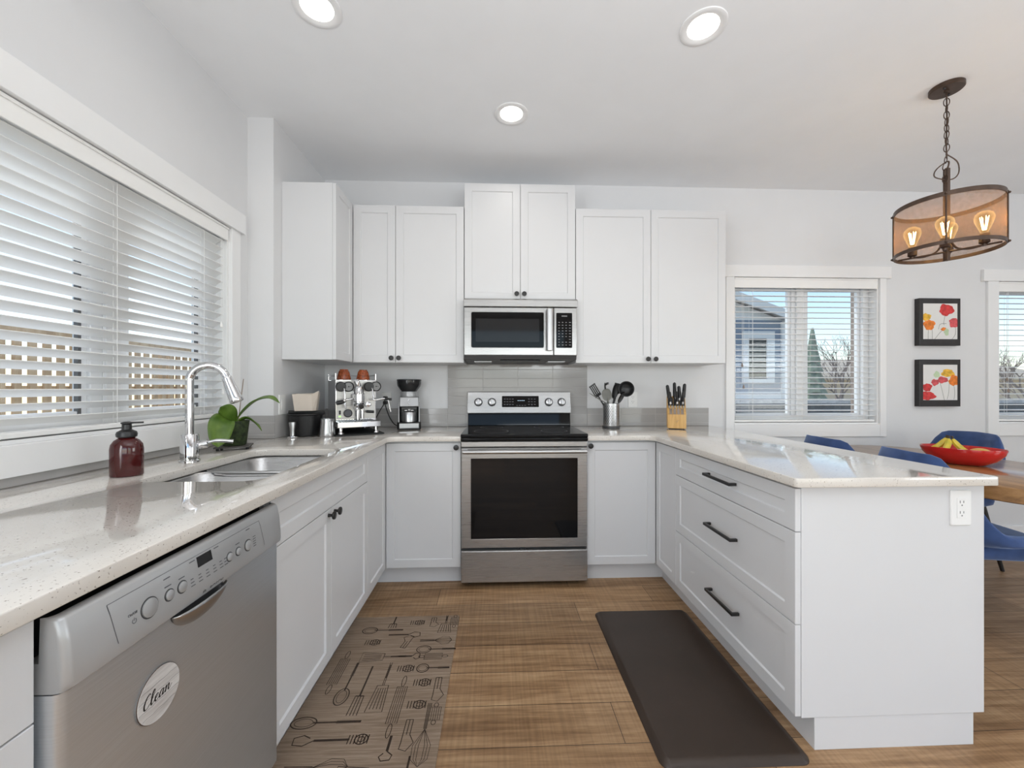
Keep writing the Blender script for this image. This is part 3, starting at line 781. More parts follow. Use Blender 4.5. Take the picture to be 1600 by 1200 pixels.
# --- peninsula drawer cabinet
t = thing('drawer_base_cabinet', 'white peninsula base cabinet with three wide drawers', 'cabinet', (1.3, 1.75, 0))
MB().box(XRT + TH + 0.001, PX1 - 0.018, YE + 0.018, Y3, ZB - 0.003, 0.883).build('body', 'cabinet', t)
MB().box(XRT + TH + 0.0008, PX1, YE, YE + 0.0175, ZB - 0.003, 0.883).build('end_panel', 'cabinet', t, bevel=0.001)
MB().box(PX1 - 0.0175, PX1, YE + 0.018, YB - 0.012, ZB - 0.003, 0.883).build('back_panel', 'cabinet', t, bevel=0.001)
MB().box(1.0593, PX1 - 0.034, YE + 0.003, Y3, 0, ZB - 0.0035).build('toe_kick', 'cabinet', t, bevel=0.001)
for za, zb, hy, hz in ((0.7272, ZT, 1.739, 0.806), (0.4191, 0.7272, 1.732, 0.578), (ZB, 0.4191, 1.719, 0.280)):
    d = shaker(-Y3, -(YE + 0.001), za, zb, FR(0, 0), 'drawer', t)
    bar_handle((XRT, hy, hz), (0, -1, 0), (-1, 0, 0), 0.216, d)

# --- wall cabinets
ZU, ZWT = 1.3774, 2.4455
YU, XU, YUE = 2.7702, -0.9663, 2.4811
F2 = lambda: place((0, YU, 0), u=(1, 0, 0), v=(0, 0, 1), n=(0, -1, 0))
t = thing('wall_cabinet', 'white wall cabinet in the left corner showing its plain side panel', 'cabinet', (-1.13, 2.78, ZU))
MB().box(XW + 0.001, XU - TH - 0.001, YUE, YB - 0.001, ZU, ZWT).build('body', 'cabinet', t, bevel=0.001)
shaker(YUE + 0.0005, YU - 0.001, ZU, ZWT, place((XU, 0, 0), u=(0, 1, 0), v=(0, 0, 1), n=(1, 0, 0)), 'door', t, rail=0.05)
t = thing('wall_cabinet', 'white two-door wall cabinet above the coffee grinder', 'cabinet', (-0.6, 2.93, ZU))
MB().box(XU - TH, -0.2185, YU + TH + 0.001, YB - 0.001, ZU, ZWT).build('body', 'cabinet', t, bevel=0.001)
knob((-0.705, YU, 1.408), (0, -1, 0), shaker(XU + 0.001, -0.681, ZU, ZWT, F2(), 'door', t, rail=0.05))
knob((-0.655, YU, 1.408), (0, -1, 0), shaker(-0.681, -0.2185, ZU, ZWT, F2(), 'door', t, rail=0.05))
t = thing('wall_cabinet', 'white wall cabinet above the microwave, raised higher than its neighbours', 'cabinet', (0.166, 2.93, 1.807))
MB().box(-0.2165, 0.5475, YU + TH + 0.001, YB - 0.001, 1.807, 2.6046).build('body', 'cabinet', t, bevel=0.001)
knob((0.141, YU, 1.848), (0, -1, 0), shaker(-0.2165, 0.167, 1.807, 2.6046, F2(), 'door', t, rail=0.05))
knob((0.193, YU, 1.848), (0, -1, 0), shaker(0.167, 0.5475, 1.807, 2.6046, F2(), 'door', t, rail=0.05))
t = thing('wall_cabinet', 'white two-door wall cabinet above the utensil holder and knife block', 'cabinet', (1.08, 2.93, ZU))
MB().box(0.5495, 1.6083, YU + TH + 0.001, YB - 0.001, ZU, ZWT).build('body', 'cabinet', t, bevel=0.001)
knob((1.050, YU, 1.406), (0, -1, 0), shaker(0.5495, 1.0765, ZU, ZWT, F2(), 'door', t, rail=0.05))
knob((1.104, YU, 1.406), (0, -1, 0), shaker(1.0765, 1.6083, ZU, ZWT, F2(), 'door', t, rail=0.05))

# ================================================================== COUNTERTOPS AND SINK
YO = 2.4436                                   # front edge of the back counters
SX0, SX1, SY0, SY1 = -1.135, -0.748, 1.298, 1.962
r = 0.055
arc = lambda cx, cy, rr, a0, a1, k=8: [(cx + rr*math.cos(R(a0 + (a1-a0)*i/k)), cy + rr*math.sin(R(a0 + (a1-a0)*i/k))) for i in range(k+1)]
xe = -0.638
outer = [(XW0 + 0.0015, -0.30), (xe, -0.30)] + arc(xe + r, YO - r, r, 180, 90) + [(RX0 - 0.002, YO), (RX0 - 0.002, YB - 0.0015), (XW + 0.0015, YB - 0.0015), (XW + 0.0015, YJ - 0.0015), (XW0 + 0.0015, YJ - 0.0015)]
ct = slab(outer, [rrect(SX0, SX1, SY0, SY1, 0.06)], 0.884, CT, 0.003).build('countertop', 'quartz', angle=40)
tag(ct, 'speckled pale quartz countertop with the sink cut into it, under the big window', 'countertop')
xe2 = 0.9647
outer = [(RX1 + 0.002, YO)] + arc(xe2 - r, YO - r, r, 90, 0) + arc(xe2 + 0.014, 1.262 + 0.014, 0.014, 180, 270, 4) + arc(1.655 - 0.012, 1.262 + 0.012, 0.012, 270, 360, 4) + [(1.655, YB - 0.0015), (RX1 + 0.002, YB - 0.0015)]
ct = slab(outer, [], 0.884, CT, 0.003).build('countertop', 'quartz', angle=40)
tag(ct, 'speckled pale quartz countertop over the peninsula drawers, right of the range', 'countertop')

t = thing('kitchen_sink', 'undermount stainless steel double bowl sink', 'sink', (-0.94, 1.63, 0.70))
def bowl(ya, yb, name):
    mb = MB(); e = 0.008
    rings = []
    for ins, z, rr in ((-e, 0.8838, 0.06), (-e + 0.001, 0.872, 0.06), (0.0, 0.862, 0.058), (0.004, 0.72, 0.055), (0.016, 0.700, 0.05), (0.05, 0.694, 0.03)):
        rings.append([(a, b, z) for a, b in rrect(SX0 + ins, SX1 - ins, ya + ins, yb - ins, rr)])
    mb.loft(rings, cap0=False, cap1=True)
    o = mb.build(name, 'steel_sink', t, angle=60)
    sm = o.modifiers.new('thickness', 'SOLIDIFY'); sm.thickness = 0.0015; sm.offset = 1
    MB().lathe([(0.045, 0.0), (0.040, 0.003), (0.030, 0.001), (0.006, 0.0005)], ((SX0 + SX1)/2, (ya + yb)/2, 0.695), n=28).build('drain', 'silver', o)
bowl(SY0, 1.600, 'bowl'); bowl(1.612, SY1, 'bowl')
mb = MB(); mb.tube([(SX0 + 0.05, 1.606, 0.8725), (SX0 + 0.1, 1.606, 0.866), (SX1 - 0.1, 1.606, 0.866), (SX1 - 0.05, 1.606, 0.8725)], 0.0065, 8)
mb.build('divider', 'steel_sink', t)

# faucet
fx, fy = -1.205, 1.640
t = thing('kitchen_faucet', 'tall chrome gooseneck pull-down faucet behind the sink', 'faucet', (fx, fy, CT))
MB().lathe([(0.0345, 0.0005), (0.0345, 0.008), (0.0305, 0.011), (0.0305, 0.106), (0.028, 0.110), (0.001, 0.1105)], (fx, fy, CT), n=36).build('body', 'chrome', t)
pts = [(fx, fy, CT + 0.105), (fx, fy, CT + 0.20), (fx, fy, CT + 0.318)]
rad = 0.064; dirv = Vector((0.97, 0.24, 0))
for i in range(1, 13):
    a = PI - (PI * 0.925) * i/12
    pts.append((fx + dirv.x*(rad + rad*math.cos(a)), fy + dirv.y*(rad + rad*math.cos(a)), CT + 0.318 + rad*math.sin(a)))
MB().tube(smooth_path(pts, 4), 0.0145, 20).build('spout', 'chrome', t)
pe = Vector(pts[-1]); td = (pe - Vector(pts[-2])).normalized()
MB().lathe([(0.0165, -0.005), (0.0185, 0.0), (0.0185, 0.004), (0.0195, 0.02), (0.0245, 0.085), (0.0255, 0.10), (0.0235, 0.104), (0.017, 0.106)], pe, td, n=28).build('spray_head', 'chrome', t)
MB().lathe([(0.0145, 0.0), (0.0165, 0.003), (0.0165, 0.030), (0.012, 0.034)], (fx + 0.024, fy + 0.010, CT + 0.066), (0.85, 0.52, 0.1), n=24).build('handle_hub', 'chrome', t)
MB().tube(smooth_path([(fx + 0.044, fy + 0.022, CT + 0.070), (fx + 0.075, fy + 0.040, CT + 0.079), (fx + 0.125, fy + 0.068, CT + 0.072)], 5), [0.006]*5 + [0.0075]*5 + [0.0085], 14).build('handle', 'chrome', t)

# soap bottle
bx_, by_ = -1.225, 1.392
t = thing('soap_dispenser', 'dark red pump soap bottle on the counter beside the sink', 'soap bottle', (bx_, by_, CT))
MB(place((bx_, by_, CT), R(25))).lathe([(0.010, 0.0008), (0.040, 0.0008), (0.0435, 0.004), (0.0435, 0.090), (0.041, 0.105), (0.033, 0.118), (0.0225, 0.1255), (0.020, 0.128)], n=36, sx=1.0, sy=0.78).build('bottle', 'amber', t, angle=50)
mb = MB()
mb.lathe([(0.022, 0.1275), (0.0265, 0.131), (0.0275, 0.140), (0.0250, 0.147), (0.018, 0.151), (0.013, 0.154), (0.0125, 0.170), (0.011, 0.1715)], (bx_, by_, CT), n=24)
cap = mb.build('pump_collar', 'black_plastic', t)
mb = MB(place((bx_, by_, CT + 0.171), R(38)))
mb.lathe([(0.012, 0.0), (0.0155, 0.003), (0.0155, 0.006), (0.008, 0.009)], n=20); mb.box(0.004, 0.042, -0.006, 0.006, 0.002, 0.0075)
mb.build('pump_head', 'black_plastic', t, bevel=0.001)

# ================================================================== APPLIANCES
def ring_marks(mb, cx, cz, r, n, size, mtx_ok=True):
    for i in range(n):
        a = R(-135 + 270*i/(n-1)) + PI/2
        mb.disc([(cx + r*math.cos(a) + size*math.cos(q), cz + r*math.sin(a) + size*math.sin(q)) for q in (0, PI/2, PI, 3*PI/2)])
# --- range
t = thing('electric_range', 'stainless steel electric range with black glass cooktop', 'stove', ((RX0+RX1)/2, 2.75, 0))
YF = 2.437                                     # front of oven door
MB().box(RX0, RX1, 2.470, 3.05, 0.02, 0.905).build('body', 'dark_grey', t, bevel=0.002)
for x in (RX0 + 0.05, RX1 - 0.05):
    for y in (2.52, 3.0): MB().cyl((x, y, 0), (x, y, 0.021), 0.018).build('levelling_foot', 'black_plastic', t)
MB().box(RX0 + 0.001, RX1 - 0.001, YF - 0.004, 2.469, 0.034, 0.226).build('storage_drawer', 'steel_x', t, bevel=0.006, seg=3)
# door: steel frame around black glass
mb = MB(place((0, YF, 0), u=(1, 0, 0), v=(0, 0, 1), n=(0, -1, 0)))
a, b, c, d = RX0 + 0.001, RX1 - 0.001, 0.240, 0.846
e, f, g, h = -0.152, 0.497, 0.294, 0.782
rg = lambda x0, x1, z0, z1, n: [(x0, z0, n), (x1, z0, n), (x1, z1, n), (x0, z1, n)]
mb.loft([rg(a, b, c, d, -0.032), rg(a, b, c, d, -0.005), rg(a + 0.005, b - 0.005, c + 0.005, d - 0.005, 0), rg(e, f, g, h, 0), rg(e + 0.002, f - 0.002, g + 0.002, h - 0.002, -0.003)], cap1=False)
door = mb.build('oven_door', 'steel_x', t, angle=30)
MB().box(e + 0.002, f - 0.002, YF + 0.0028, YF + 0.012, g + 0.002, h - 0.002).build('window', 'black_glass', door)
mb = MB()
mb.tube([(RX0 + 0.012, YF - 0.042, 0.826), (RX1 - 0.012, YF - 0.042, 0.826)], 0.0115, 18)
for x in (RX0 + 0.028, RX1 - 0.028): mb.box(x - 0.012, x + 0.012, YF - 0.042, YF + 0.001, 0.816, 0.836)
mb.build('handle', 'silver', door, bevel=0.002)
MB().box(RX0 + 0.001, RX1 - 0.001, YF - 0.002, 2.469, 0.851, 0.883).build('front_rail', 'steel_x', t, bevel=0.003)
# cooktop
mb = MB(); mb.box(RX0 - 0.001, RX1 + 0.001, 2.424, 3.03, 0.906, 0.929)
mb.prism([(2.424, 0.906), (2.424, 0.886), (2.432, 0.884), (2.46, 0.884), (2.468, 0.906)], RX0 - 0.001, RX1 + 0.001, 'YZ')
mb.build('cooktop', 'black_glass', t, bevel=0.006, seg=3)
for x, y, r in ((-0.03, 2.60, 0.11), (0.375, 2.60, 0.085), (-0.03, 2.86, 0.08), (0.375, 2.86, 0.105)):
    mb = MB(); n = 48
    o_ = [mb.v((x + r*math.cos(2*PI*i/n), y + r*math.sin(2*PI*i/n), 0.9294)) for i in range(n)]
    i_ = [mb.v((x + (r-0.0018)*math.cos(2*PI*i/n), y + (r-0.0018)*math.sin(2*PI*i/n), 0.9294)) for i in range(n)]
    for i in range(n): mb.f([o_[i], o_[(i+1) % n], i_[(i+1) % n], i_[i]])
    mb.build('burner_marking', 'print', t)
# back guard
mb = MB(); mb.prism([(2.985, 0.929), (3.045, 0.929), (3.045, 1.178), (3.02, 1.178), (2.998, 1.02)], RX0 + 0.004, RX1 - 0.004, 'YZ')
mb.build('back_guard', 'black_glass', t, bevel=0.003)
sl = Vector((0, 3.0155 - 2.9925, 1.178 - 1.018)).normalized(); nb = Vector((1, 0, 0)).cross(sl)
GP = place((0, 2.9925, 1.018), u=(1, 0, 0), v=sl, n=nb)
gh = 0.160
cp = MB(GP); cp.box(RX0 - 0.002, RX1 + 0.001, 0.0, gh, -0.002, 0.010)
panel = cp.build('control_panel', 'steel_x', t, bevel=0.004, seg=3)
mb = MB(GP); mb.disc(rrect(0.044, 0.318, 0.045, 0.128, 0.004), 0.0104); mb.build('display', 'black_glass', panel)
mb = MB(GP)
for i in range(4):
    for j in range(3): mb.disc(rrect(0.058 + 0.020*i, 0.071 + 0.020*i, 0.062 + 0.020*j, 0.068 + 0.020*j, 0.001), 0.0106)
for i in range(3):
    for j in range(3): mb.disc(rrect(0.238 + 0.022*i, 0.250 + 0.022*i, 0.062 + 0.020*j, 0.068 + 0.020*j, 0.001), 0.0106)
for i in range(4): mb.disc(rrect(0.150 + 0.020*i, 0.162 + 0.020*i, 0.056, 0.060, 0.001), 0.0106)
mb.build('display_print', 'print', panel)
mb = MB(GP)
for i in range(4): mb.disc(rrect(0.160 + 0.014*i, 0.170 + 0.014*i, 0.092, 0.0955, 0.0008), 0.0107)
mb.build('clock_digits', 'lcd', panel)
for kx in (-0.130, -0.030, 0.392, 0.488):
    mb = MB(GP)
    ring_marks(mb, kx, 0.082, 0.040, 7, 0.0016)
    for v in list(mb.bm.verts): v.co += nb * 0.0103
    mb.build('dial_marking', 'print', panel)
    o = MB(GP).lathe([(0.026, 0.0125), (0.025, 0.0155), (0.0235, 0.030), (0.020, 0.032), (0.001, 0.0325)], (kx, 0.082, 0), n=28).build('knob', 'silver', panel)
    MB(GP).lathe([(0.031, 0.0100), (0.031, 0.0120), (0.0265, 0.0135), (0.022, 0.0135)], (kx, 0.082, 0), n=32, caps=False).build('bezel', 'dark_grey', o)
    MB(GP).box(kx - 0.007, kx + 0.007, 0.060, 0.104, 0.031, 0.043).build('grip', 'silver', o, bevel=0.003)

# --- over-the-range microwave
t = thing('microwave', 'stainless over-the-range microwave under the raised wall cabinet', 'microwave', (0.166, 2.9, 1.385))
MX0, MX1, MF = -0.2135, 0.5445, 2.700
MB().box(MX0, MX1, MF + 0.03, YB - 0.002, 1.398, 1.8055).build('body', 'dark_grey', t, bevel=0.002)
mb = MB(); mb.prism([(MF - 0.010, 1.748), (MF + 0.029, 1.748), (MF + 0.029, 1.8055), (MF + 0.012, 1.8055), (MF - 0.010, 1.792)], MX0 - 0.001, MX1 + 0.004, 'YZ')
mb.build('top_vent_panel', 'steel_x', t, bevel=0.002)
mb = MB(place((0, MF, 0), u=(1, 0, 0), v=(0, 0, 1), n=(0, -1, 0)))
DX1 = 0.386
rr = lambda x0, x1, z0, z1, q, n: [(p, s_, n) for p, s_ in rrect(x0, x1, z0, z1, q, 5)]
wx0, wx1, wz0, wz1 = -0.166, 0.322, 1.474, 1.713
mb.loft([rr(MX0, DX1, 1.424, 1.745, 0.002, -0.029), rr(MX0, DX1, 1.424, 1.745, 0.002, -0.004), rr(MX0 + 0.004, DX1 - 0.004, 1.428, 1.741, 0.002, 0), rr(wx0, wx1, wz0, wz1, 0.010, 0), rr(wx0 + 0.002, wx1 - 0.002, wz0 + 0.002, wz1 - 0.002, 0.009, -0.002)], cap1=False)
door = mb.build('door', 'steel_x', t, angle=30)
mb = MB(place((0, MF + 0.0018, 0), u=(1, 0, 0), v=(0, 0, 1), n=(0, -1, 0))); mb.loft([rr(wx0 + 0.002, wx1 - 0.002, wz0 + 0.002, wz1 - 0.002, 0.009, -0.006), rr(wx0 + 0.002, wx1 - 0.002, wz0 + 0.002, wz1 - 0.002, 0.009, 0)])
glass = mb.build('window', 'black_glass', door)
mb = MB(place((0, MF + 0.0016, 0), u=(1, 0, 0), v=(0, 0, 1), n=(0, -1, 0))); mb.disc(rrect(-0.135, 0.290, 1.514, 1.668, 0.004), 0.0005)
mb.build('screen', 'dark_window', glass)
hx = 0.357
mb = MB()
mb.loft([[(hx + 0.022*math.cos(q), MF - 0.030 + 0.013*math.sin(q), z) for q in [2*PI*i/16 for i in range(16)]] for z in (1.455, 1.460, 1.725, 1.730)])
for z in (1.475, 1.708): mb.box(hx - 0.012, hx + 0.012, MF - 0.026, MF + 0.001, z - 0.012, z + 0.012)
mb.build('handle', 'silver', door, bevel=0.001)
cpn = MB().box(DX1 + 0.002, MX1, MF, MF + 0.029, 1.424, 1.745).build('control_panel', 'steel_x', t, bevel=0.004)
MP = place((0, MF - 0.0004, 0), u=(1, 0, 0), v=(0, 0, 1), n=(0, -1, 0))
mb = MB(MP); mb.disc(rrect(0.404, 0.512, 1.475, 1.710, 0.006)); kp = mb.build('keypad', 'black_glass', cpn)
mb = MB(MP); random.seed(3)
for j in range(9):
    for i in range(4):
        if j == 2 and i in (1, 2): continue
        x = 0.418 + 0.024*i; z = 1.492 + 0.019*j; wdt = 0.010 if i < 3 else 0.013
        mb.disc(rrect(x, x + wdt, z, z + 0.0042, 0.001), 0.0004)
mb.disc(rrect(0.440, 0.478, 1.685, 1.692, 0.001), 0.0004)
mb.build('keypad_print', 'print_light', kp)
mb = MB(); mb.prism([(MF + 0.004, 1.424), (MF + 0.012, 1.398), (YB - 0.01, 1.386), (YB - 0.01, 1.398), (MF + 0.029, 1.422)], MX0 + 0.002, MX1 - 0.002, 'YZ')
bt = mb.build('underside', 'dark_grey', t)
mb = MB()
for x0_, x1_ in ((-0.15, -0.03), (0.36, 0.48)): mb.box(x0_, x1_, MF + 0.10, MF + 0.25, 1.386, 1.392)
mb.build('lamp_cover', 'steel_panel', bt)
mb = MB(); mb.box(0.03, 0.30, MF + 0.04, MF + 0.16, 1.384, 1.395); mb.build('grease_filter', 'black', bt, bevel=0.002)

# --- dishwasher
DF, DY0, DY1 = -0.641, 0.6205, 1.2195
t = thing('dishwasher', 'stainless steel built-in dishwasher under the left counter', 'dishwasher', (-1.0, 0.92, 0))
MB().box(XW0 + 0.05, -0.695, DY0 + 0.003, DY1 - 0.003, 0.10, 0.867).build('body', 'black_plastic', t)
MB().box(-0.80, -0.74, DY0 + 0.003, DY1 - 0.003, 0.0, 0.0995).build('kick_plate', 'black', t)
mb = MB(); mb.loft([[(p, q, z) for p, q in [(-0.694, DY0), (DF - 0.012, DY0), (DF - 0.004, DY0 + 0.003), (DF, DY0 + 0.012), (DF, DY1 - 0.012), (DF - 0.004, DY1 - 0.003), (DF - 0.012, DY1), (-0.694, DY1)]] for z in (0.118, 0.7525)])
door = mb.build('door', 'steel_dw', t, angle=50)
prof = [(-0.694, 0.7545), (DF + 0.004, 0.7545), (DF + 0.010, 0.759), (DF + 0.0115, 0.768), (DF + 0.011, 0.79), (DF + 0.007, 0.83), (DF + 0.001, 0.860), (DF - 0.004, 0.8655), (DF - 0.012, 0.8675), (DF - 0.016, 0.8670), (DF - 0.018, 0.80), (-0.694, 0.80)]
mb = MB(); mb.loft([[(x if x < -0.68 else x - ins2, y, z) for x, z in prof] for y, ins2 in ((DY0, 0.012), (DY0 + 0.003, 0.004), (DY0 + 0.010, 0.0), (DY1 - 0.010, 0.0), (DY1 - 0.003, 0.004), (DY1, 0.012))])
pan = mb.build('control_panel', 'steel_panel', t, angle=40)
# panel face frame between z .78 and .86 leans back slightly
pz0, px0, pz1, px1 = 0.768, DF + 0.0115, 0.860, DF + 0.001
vv = Vector((px1 - px0, 0, pz1 - pz0)).normalized(); nn = Vector((0, 1, 0)).cross(vv)
def DP(y, z, off=0.0):
    # point on the panel face
    zs = [(0.7545, DF + 0.004), (0.768, DF + 0.0115), (0.79, DF + 0.011), (0.83, DF + 0.007), (0.860, DF + 0.001)]
    for (za, xa), (zb, xb) in zip(zs[:-1], zs[1:]):
        if za <= z <= zb: xx = xa + (xb - xa)*(z - za)/(zb - za)
    return Vector((xx + off, y, z))
def panel_frame(y, z, off=0.0004):
    d = (DP(y, z + 0.003) - DP(y, z - 0.003)).normalized(); n = Vector((0, 1, 0)).cross(d)
    return place(DP(y, z) + n*off, u=(0, 1, 0), v=d, n=n)
mb = MB()
ln = [(0.688, 0.849), (0.690, 0.835), (0.698, 0.787), (0.70, 0.779)]
def dstroke(mb, pts, wd):
    P = [Vector(p) for p in pts]; n = Vector((0.98, 0, 0.15)).normalized()
    L = []; Q = []
    for i, p in enumerate(P):
        tt = (P[min(i+1, len(P)-1)] - P[max(i-1, 0)]).normalized(); sd = n.cross(tt)*wd/2
        L.append(mb.v(p + sd)); Q.append(mb.v(p - sd))
    for i in range(len(P)-1): mb.f([Q[i], Q[i+1], L[i+1], L[i]])
dstroke(mb, [DP(y, z, 0.0007) for y, z in ln], 0.0012)
dstroke(mb, [DP(0.688 + 0.425*i/10, 0.849, 0.0007) for i in range(11)], 0.0009)
dstroke(mb, [DP(y, z, 0.0007) for y, z in [(1.112, 0.849), (1.115, 0.835), (1.124, 0.787), (1.126, 0.779)]], 0.0012)
mb.build('panel_outline', 'print', pan)
for y, r_ in ((0.763, 0.0165), (0.808, 0.0095), (0.840, 0.0105), (0.985, 0.0090), (1.017, 0.0085), (1.056, 0.0125)):
    fm = panel_frame(y, 0.805, 0.0)
    o = MB(fm).lathe([(r_ + 0.0022, -0.001), (r_ + 0.0022, 0.0008), (r_ + 0.0005, 0.0008), (r_ + 0.0004, 0.0002)], n=28, caps=False).build('button_ring', 'dark_grey', pan)
    MB(fm).lathe([(r_, -0.001), (r_, 0.0025), (r_*0.85, 0.0034), (0.0005, 0.0036)], n=28).build('button', 'steel_panel', pan)
mb = MB(panel_frame(0.907, 0.834)); mb.disc([(-0.022, -0.011), (0.022, -0.011), (0.022, 0.011), (-0.022, 0.011)]); mb.build('display', 'black_glass', pan)
# printed words
W = lambda s, size, y, z: text_mb(s, size, panel_frame(y, z, 0.0006))
pm = MB()
def addtxt(s, size, y, z):
    b2 = W(s, size, y, z); me = bpy.data.meshes.new('x'); b2.bm.to_mesh(me); b2.bm.free(); pm.bm.from_mesh(me); bpy.data.meshes.remove(me)
addtxt('On/Off', 0.0062, 0.729, 0.812)
for y, z in ((0.806, 0.838), (0.806, 0.823), (0.840, 0.823), (0.872, 0.842), (0.945, 0.843), (1.016, 0.824), (1.062, 0.843)):
    fm = panel_frame(y, z, 0.0006); q = [fm @ Vector(p) for p in ((-0.008, -0.0010, 0), (0.008, -0.0010, 0), (0.008, 0.0010, 0), (-0.008, 0.0010, 0))]; pm.f([pm.v(p) for p in q])
for y in (0.868, 0.890, 0.912, 0.934, 0.955, 0.971):
    for k in range(3):
        fm = panel_frame(y, 0.794 + 0.007*k, 0.0006)
        for v in [(-0.006, -0.0008), ]:
            q = [fm @ Vector(p) for p in ((-0.006, -0.0009, 0), (0.006 - 0.002*k, -0.0009, 0), (0.006 - 0.002*k, 0.0009, 0), (-0.006, 0.0009, 0))]
            pm.f([pm.v(p) for p in q])
for k in range(5):
    fm = panel_frame(1.083, 0.794 + 0.006*k, 0.0006); q = [fm @ Vector(p) for p in ((-0.006, -0.0008, 0), (0.006, -0.0008, 0), (0.006, 0.0008, 0), (-0.006, 0.0008, 0))]; pm.f([pm.v(p) for p in q])
fm = panel_frame(0.731, 0.799, 0.0006)
pm2 = MB(fm)
n = 14; o_ = [pm2.v((0.0045*math.cos(R(120) + R(300)*i/n), 0.0045*math.sin(R(120) + R(300)*i/n), 0)) for i in range(n+1)]; i_ = [pm2.v((0.0035*math.cos(R(120) + R(300)*i/n), 0.0035*math.sin(R(120) + R(300)*i/n), 0)) for i in range(n+1)]
for i in range(n): pm2.f([o_[i], o_[i+1], i_[i+1], i_[i]])
pm2.disc([(-0.0005, 0.0005), (0.0005, 0.0005), (0.0005, 0.006), (-0.0005, 0.006)])
pm2.build('power_symbol', 'print', pan)
pm.build('panel_lettering', 'print', pan)
fm = place(DP(0.938, 0.7645, 0.0012), u=(0, 1, 0), v=(0.3, 0, 0.954), n=(0.954, 0, -0.3))
text_mb('BOSCH', 0.0125, fm, spacing=1.1).build('logo', 'black_plastic', pan)
mb = MB(place(DP(0.900, 0.7645, 0.0012), u=(0, 1, 0), v=(0.3, 0, 0.954), n=(0.954, 0, -0.3)))
mb.torus((0, 0, 0), 0.0045, 0.0005, n=20, k=5); mb.box(-0.0022, -0.0015, -0.0026, 0.0026, -0.0002, 0.0003); mb.box(0.0015, 0.0022, -0.0026, 0.0026, -0.0002, 0.0003); mb.box(-0.0015, 0.0015, -0.0004, 0.0004, -0.0002, 0.0003)
mb.build('logo_emblem', 'black_plastic', pan)
# pocket handle: scooped lip hanging below the panel
hc, hw, hd = 0.898, 0.080, 0.042
grid = []
for j in range(9):
    b_ = PI/2 * j/8
    grid.append([(DF - 0.006 + 0.026*math.cos(b_)*math.sin(R(8) + R(164)*i/20)**0.5 + 0.002, hc - hw*math.cos(R(8) + R(164)*i/20)*(1 - 0.10*math.sin(b_)), 0.7545 - hd*math.sin(b_)*math.sin(R(8) + R(164)*i/20)) for i in range(21)])
mb = MB(); mb.sheet(grid)
lip = mb.build('handle', 'silver', door, angle=70)
sm = lip.modifiers.new('thickness', 'SOLIDIFY'); sm.thickness = 0.002; sm.offset = -1
mb = MB(place((DF + 0.0008, hc, 0.7525), u=(0, 1, 0), v=(0, 0, 1), n=(1, 0, 0)))
mb.disc([(-hw*0.95*math.cos(PI*i/24), -hd*0.8*math.sin(PI*i/24)) for i in range(25)]); mb.build('handle_recess', 'dark_grey', door)

# magnet
t = thing('dishwasher_magnet', 'round whitewashed wood sign reading Clean stuck on the dishwasher door', 'magnet', (DF, 0.792, 0.628))
mg = place((DF + 0.0006, 0.792, 0.628), u=(0, 1, 0), v=(0, 0, 1), n=(1, 0, 0))
MB(mg).lathe([(0.0455, 0.0), (0.0480, 0.0004), (0.0480, 0.0036), (0.0475, 0.004)], n=56).build('disc', 'whitewash', t)
MB(mg).torus((0, 0, 0.0022), 0.0480, 0.0010, n=56, k=6).build('rim', 'bronze', t)
mb = MB(mg)
for yy, hw_ in ((0.0225, 0.042), (0.0075, 0.047), (-0.0115, 0.0455), (-0.0270, 0.038)):
    mb.stroke([(-hw_ + 2*hw_*i/10, yy + 0.0008*math.sin(i*1.7)) for i in range(11)], 0.0006, 0.00415)
mb.build('board_joint', 'print', t)
def pen(mb, pts, k=8, w0=0.0014, w1=0.0034, z=0.0043):
    P = smooth_path([(a, b, 0) for a, b in pts], k)
    wd = []
    for i in range(len(P)):
        d = P[min(i+1, len(P)-1)] - P[max(i-1, 0)]
        wd.append(w0 + (w1 - w0)*max(0, -d.y/(d.length + 1e-9)))
    mb.stroke(P, wd, z)
mb = MB(mg)
S = 0.0056; ox, oy = -0.0375, -0.0085
def let(pts, dx): pen(mb, [(ox + dx + S*(x + 0.28*y), oy + S*y) for x, y in pts])
let([(2.1, 3.6), (1.5, 4.1), (0.6, 3.4), (0.1, 1.8), (0.5, 0.3), (1.5, 0.1), (2.4, 0.9)], 0)
let([(0.0, 0.9), (0.9, 2.4), (1.2, 3.9), (0.8, 4.3), (0.4, 3.2), (0.4, 1.0), (0.8, 0.1), (1.4, 0.5), (1.7, 0.9)], 0.0140)
let([(0.0, 0.9), (1.0, 1.3), (1.3, 1.9), (0.8, 2.2), (0.3, 1.5), (0.4, 0.5), (1.0, 0.1), (1.9, 0.8)], 0.0235)
let([(1.7, 2.0), (0.9, 2.2), (0.2, 1.3), (0.4, 0.3), (1.0, 0.3), (1.6, 1.4), (1.7, 2.1), (1.5, 0.9), (1.8, 0.2), (2.4, 0.8)], 0.0340)
let([(0.0, 1.6), (0.4, 2.1), (0.4, 0.2), (0.5, 1.0), (1.2, 2.1), (1.6, 1.8), (1.5, 0.8), (1.8, 0.2), (2.3, 0.5), (2.9, 1.4)], 0.0470)
mb.build('lettering', 'black_plastic', t)

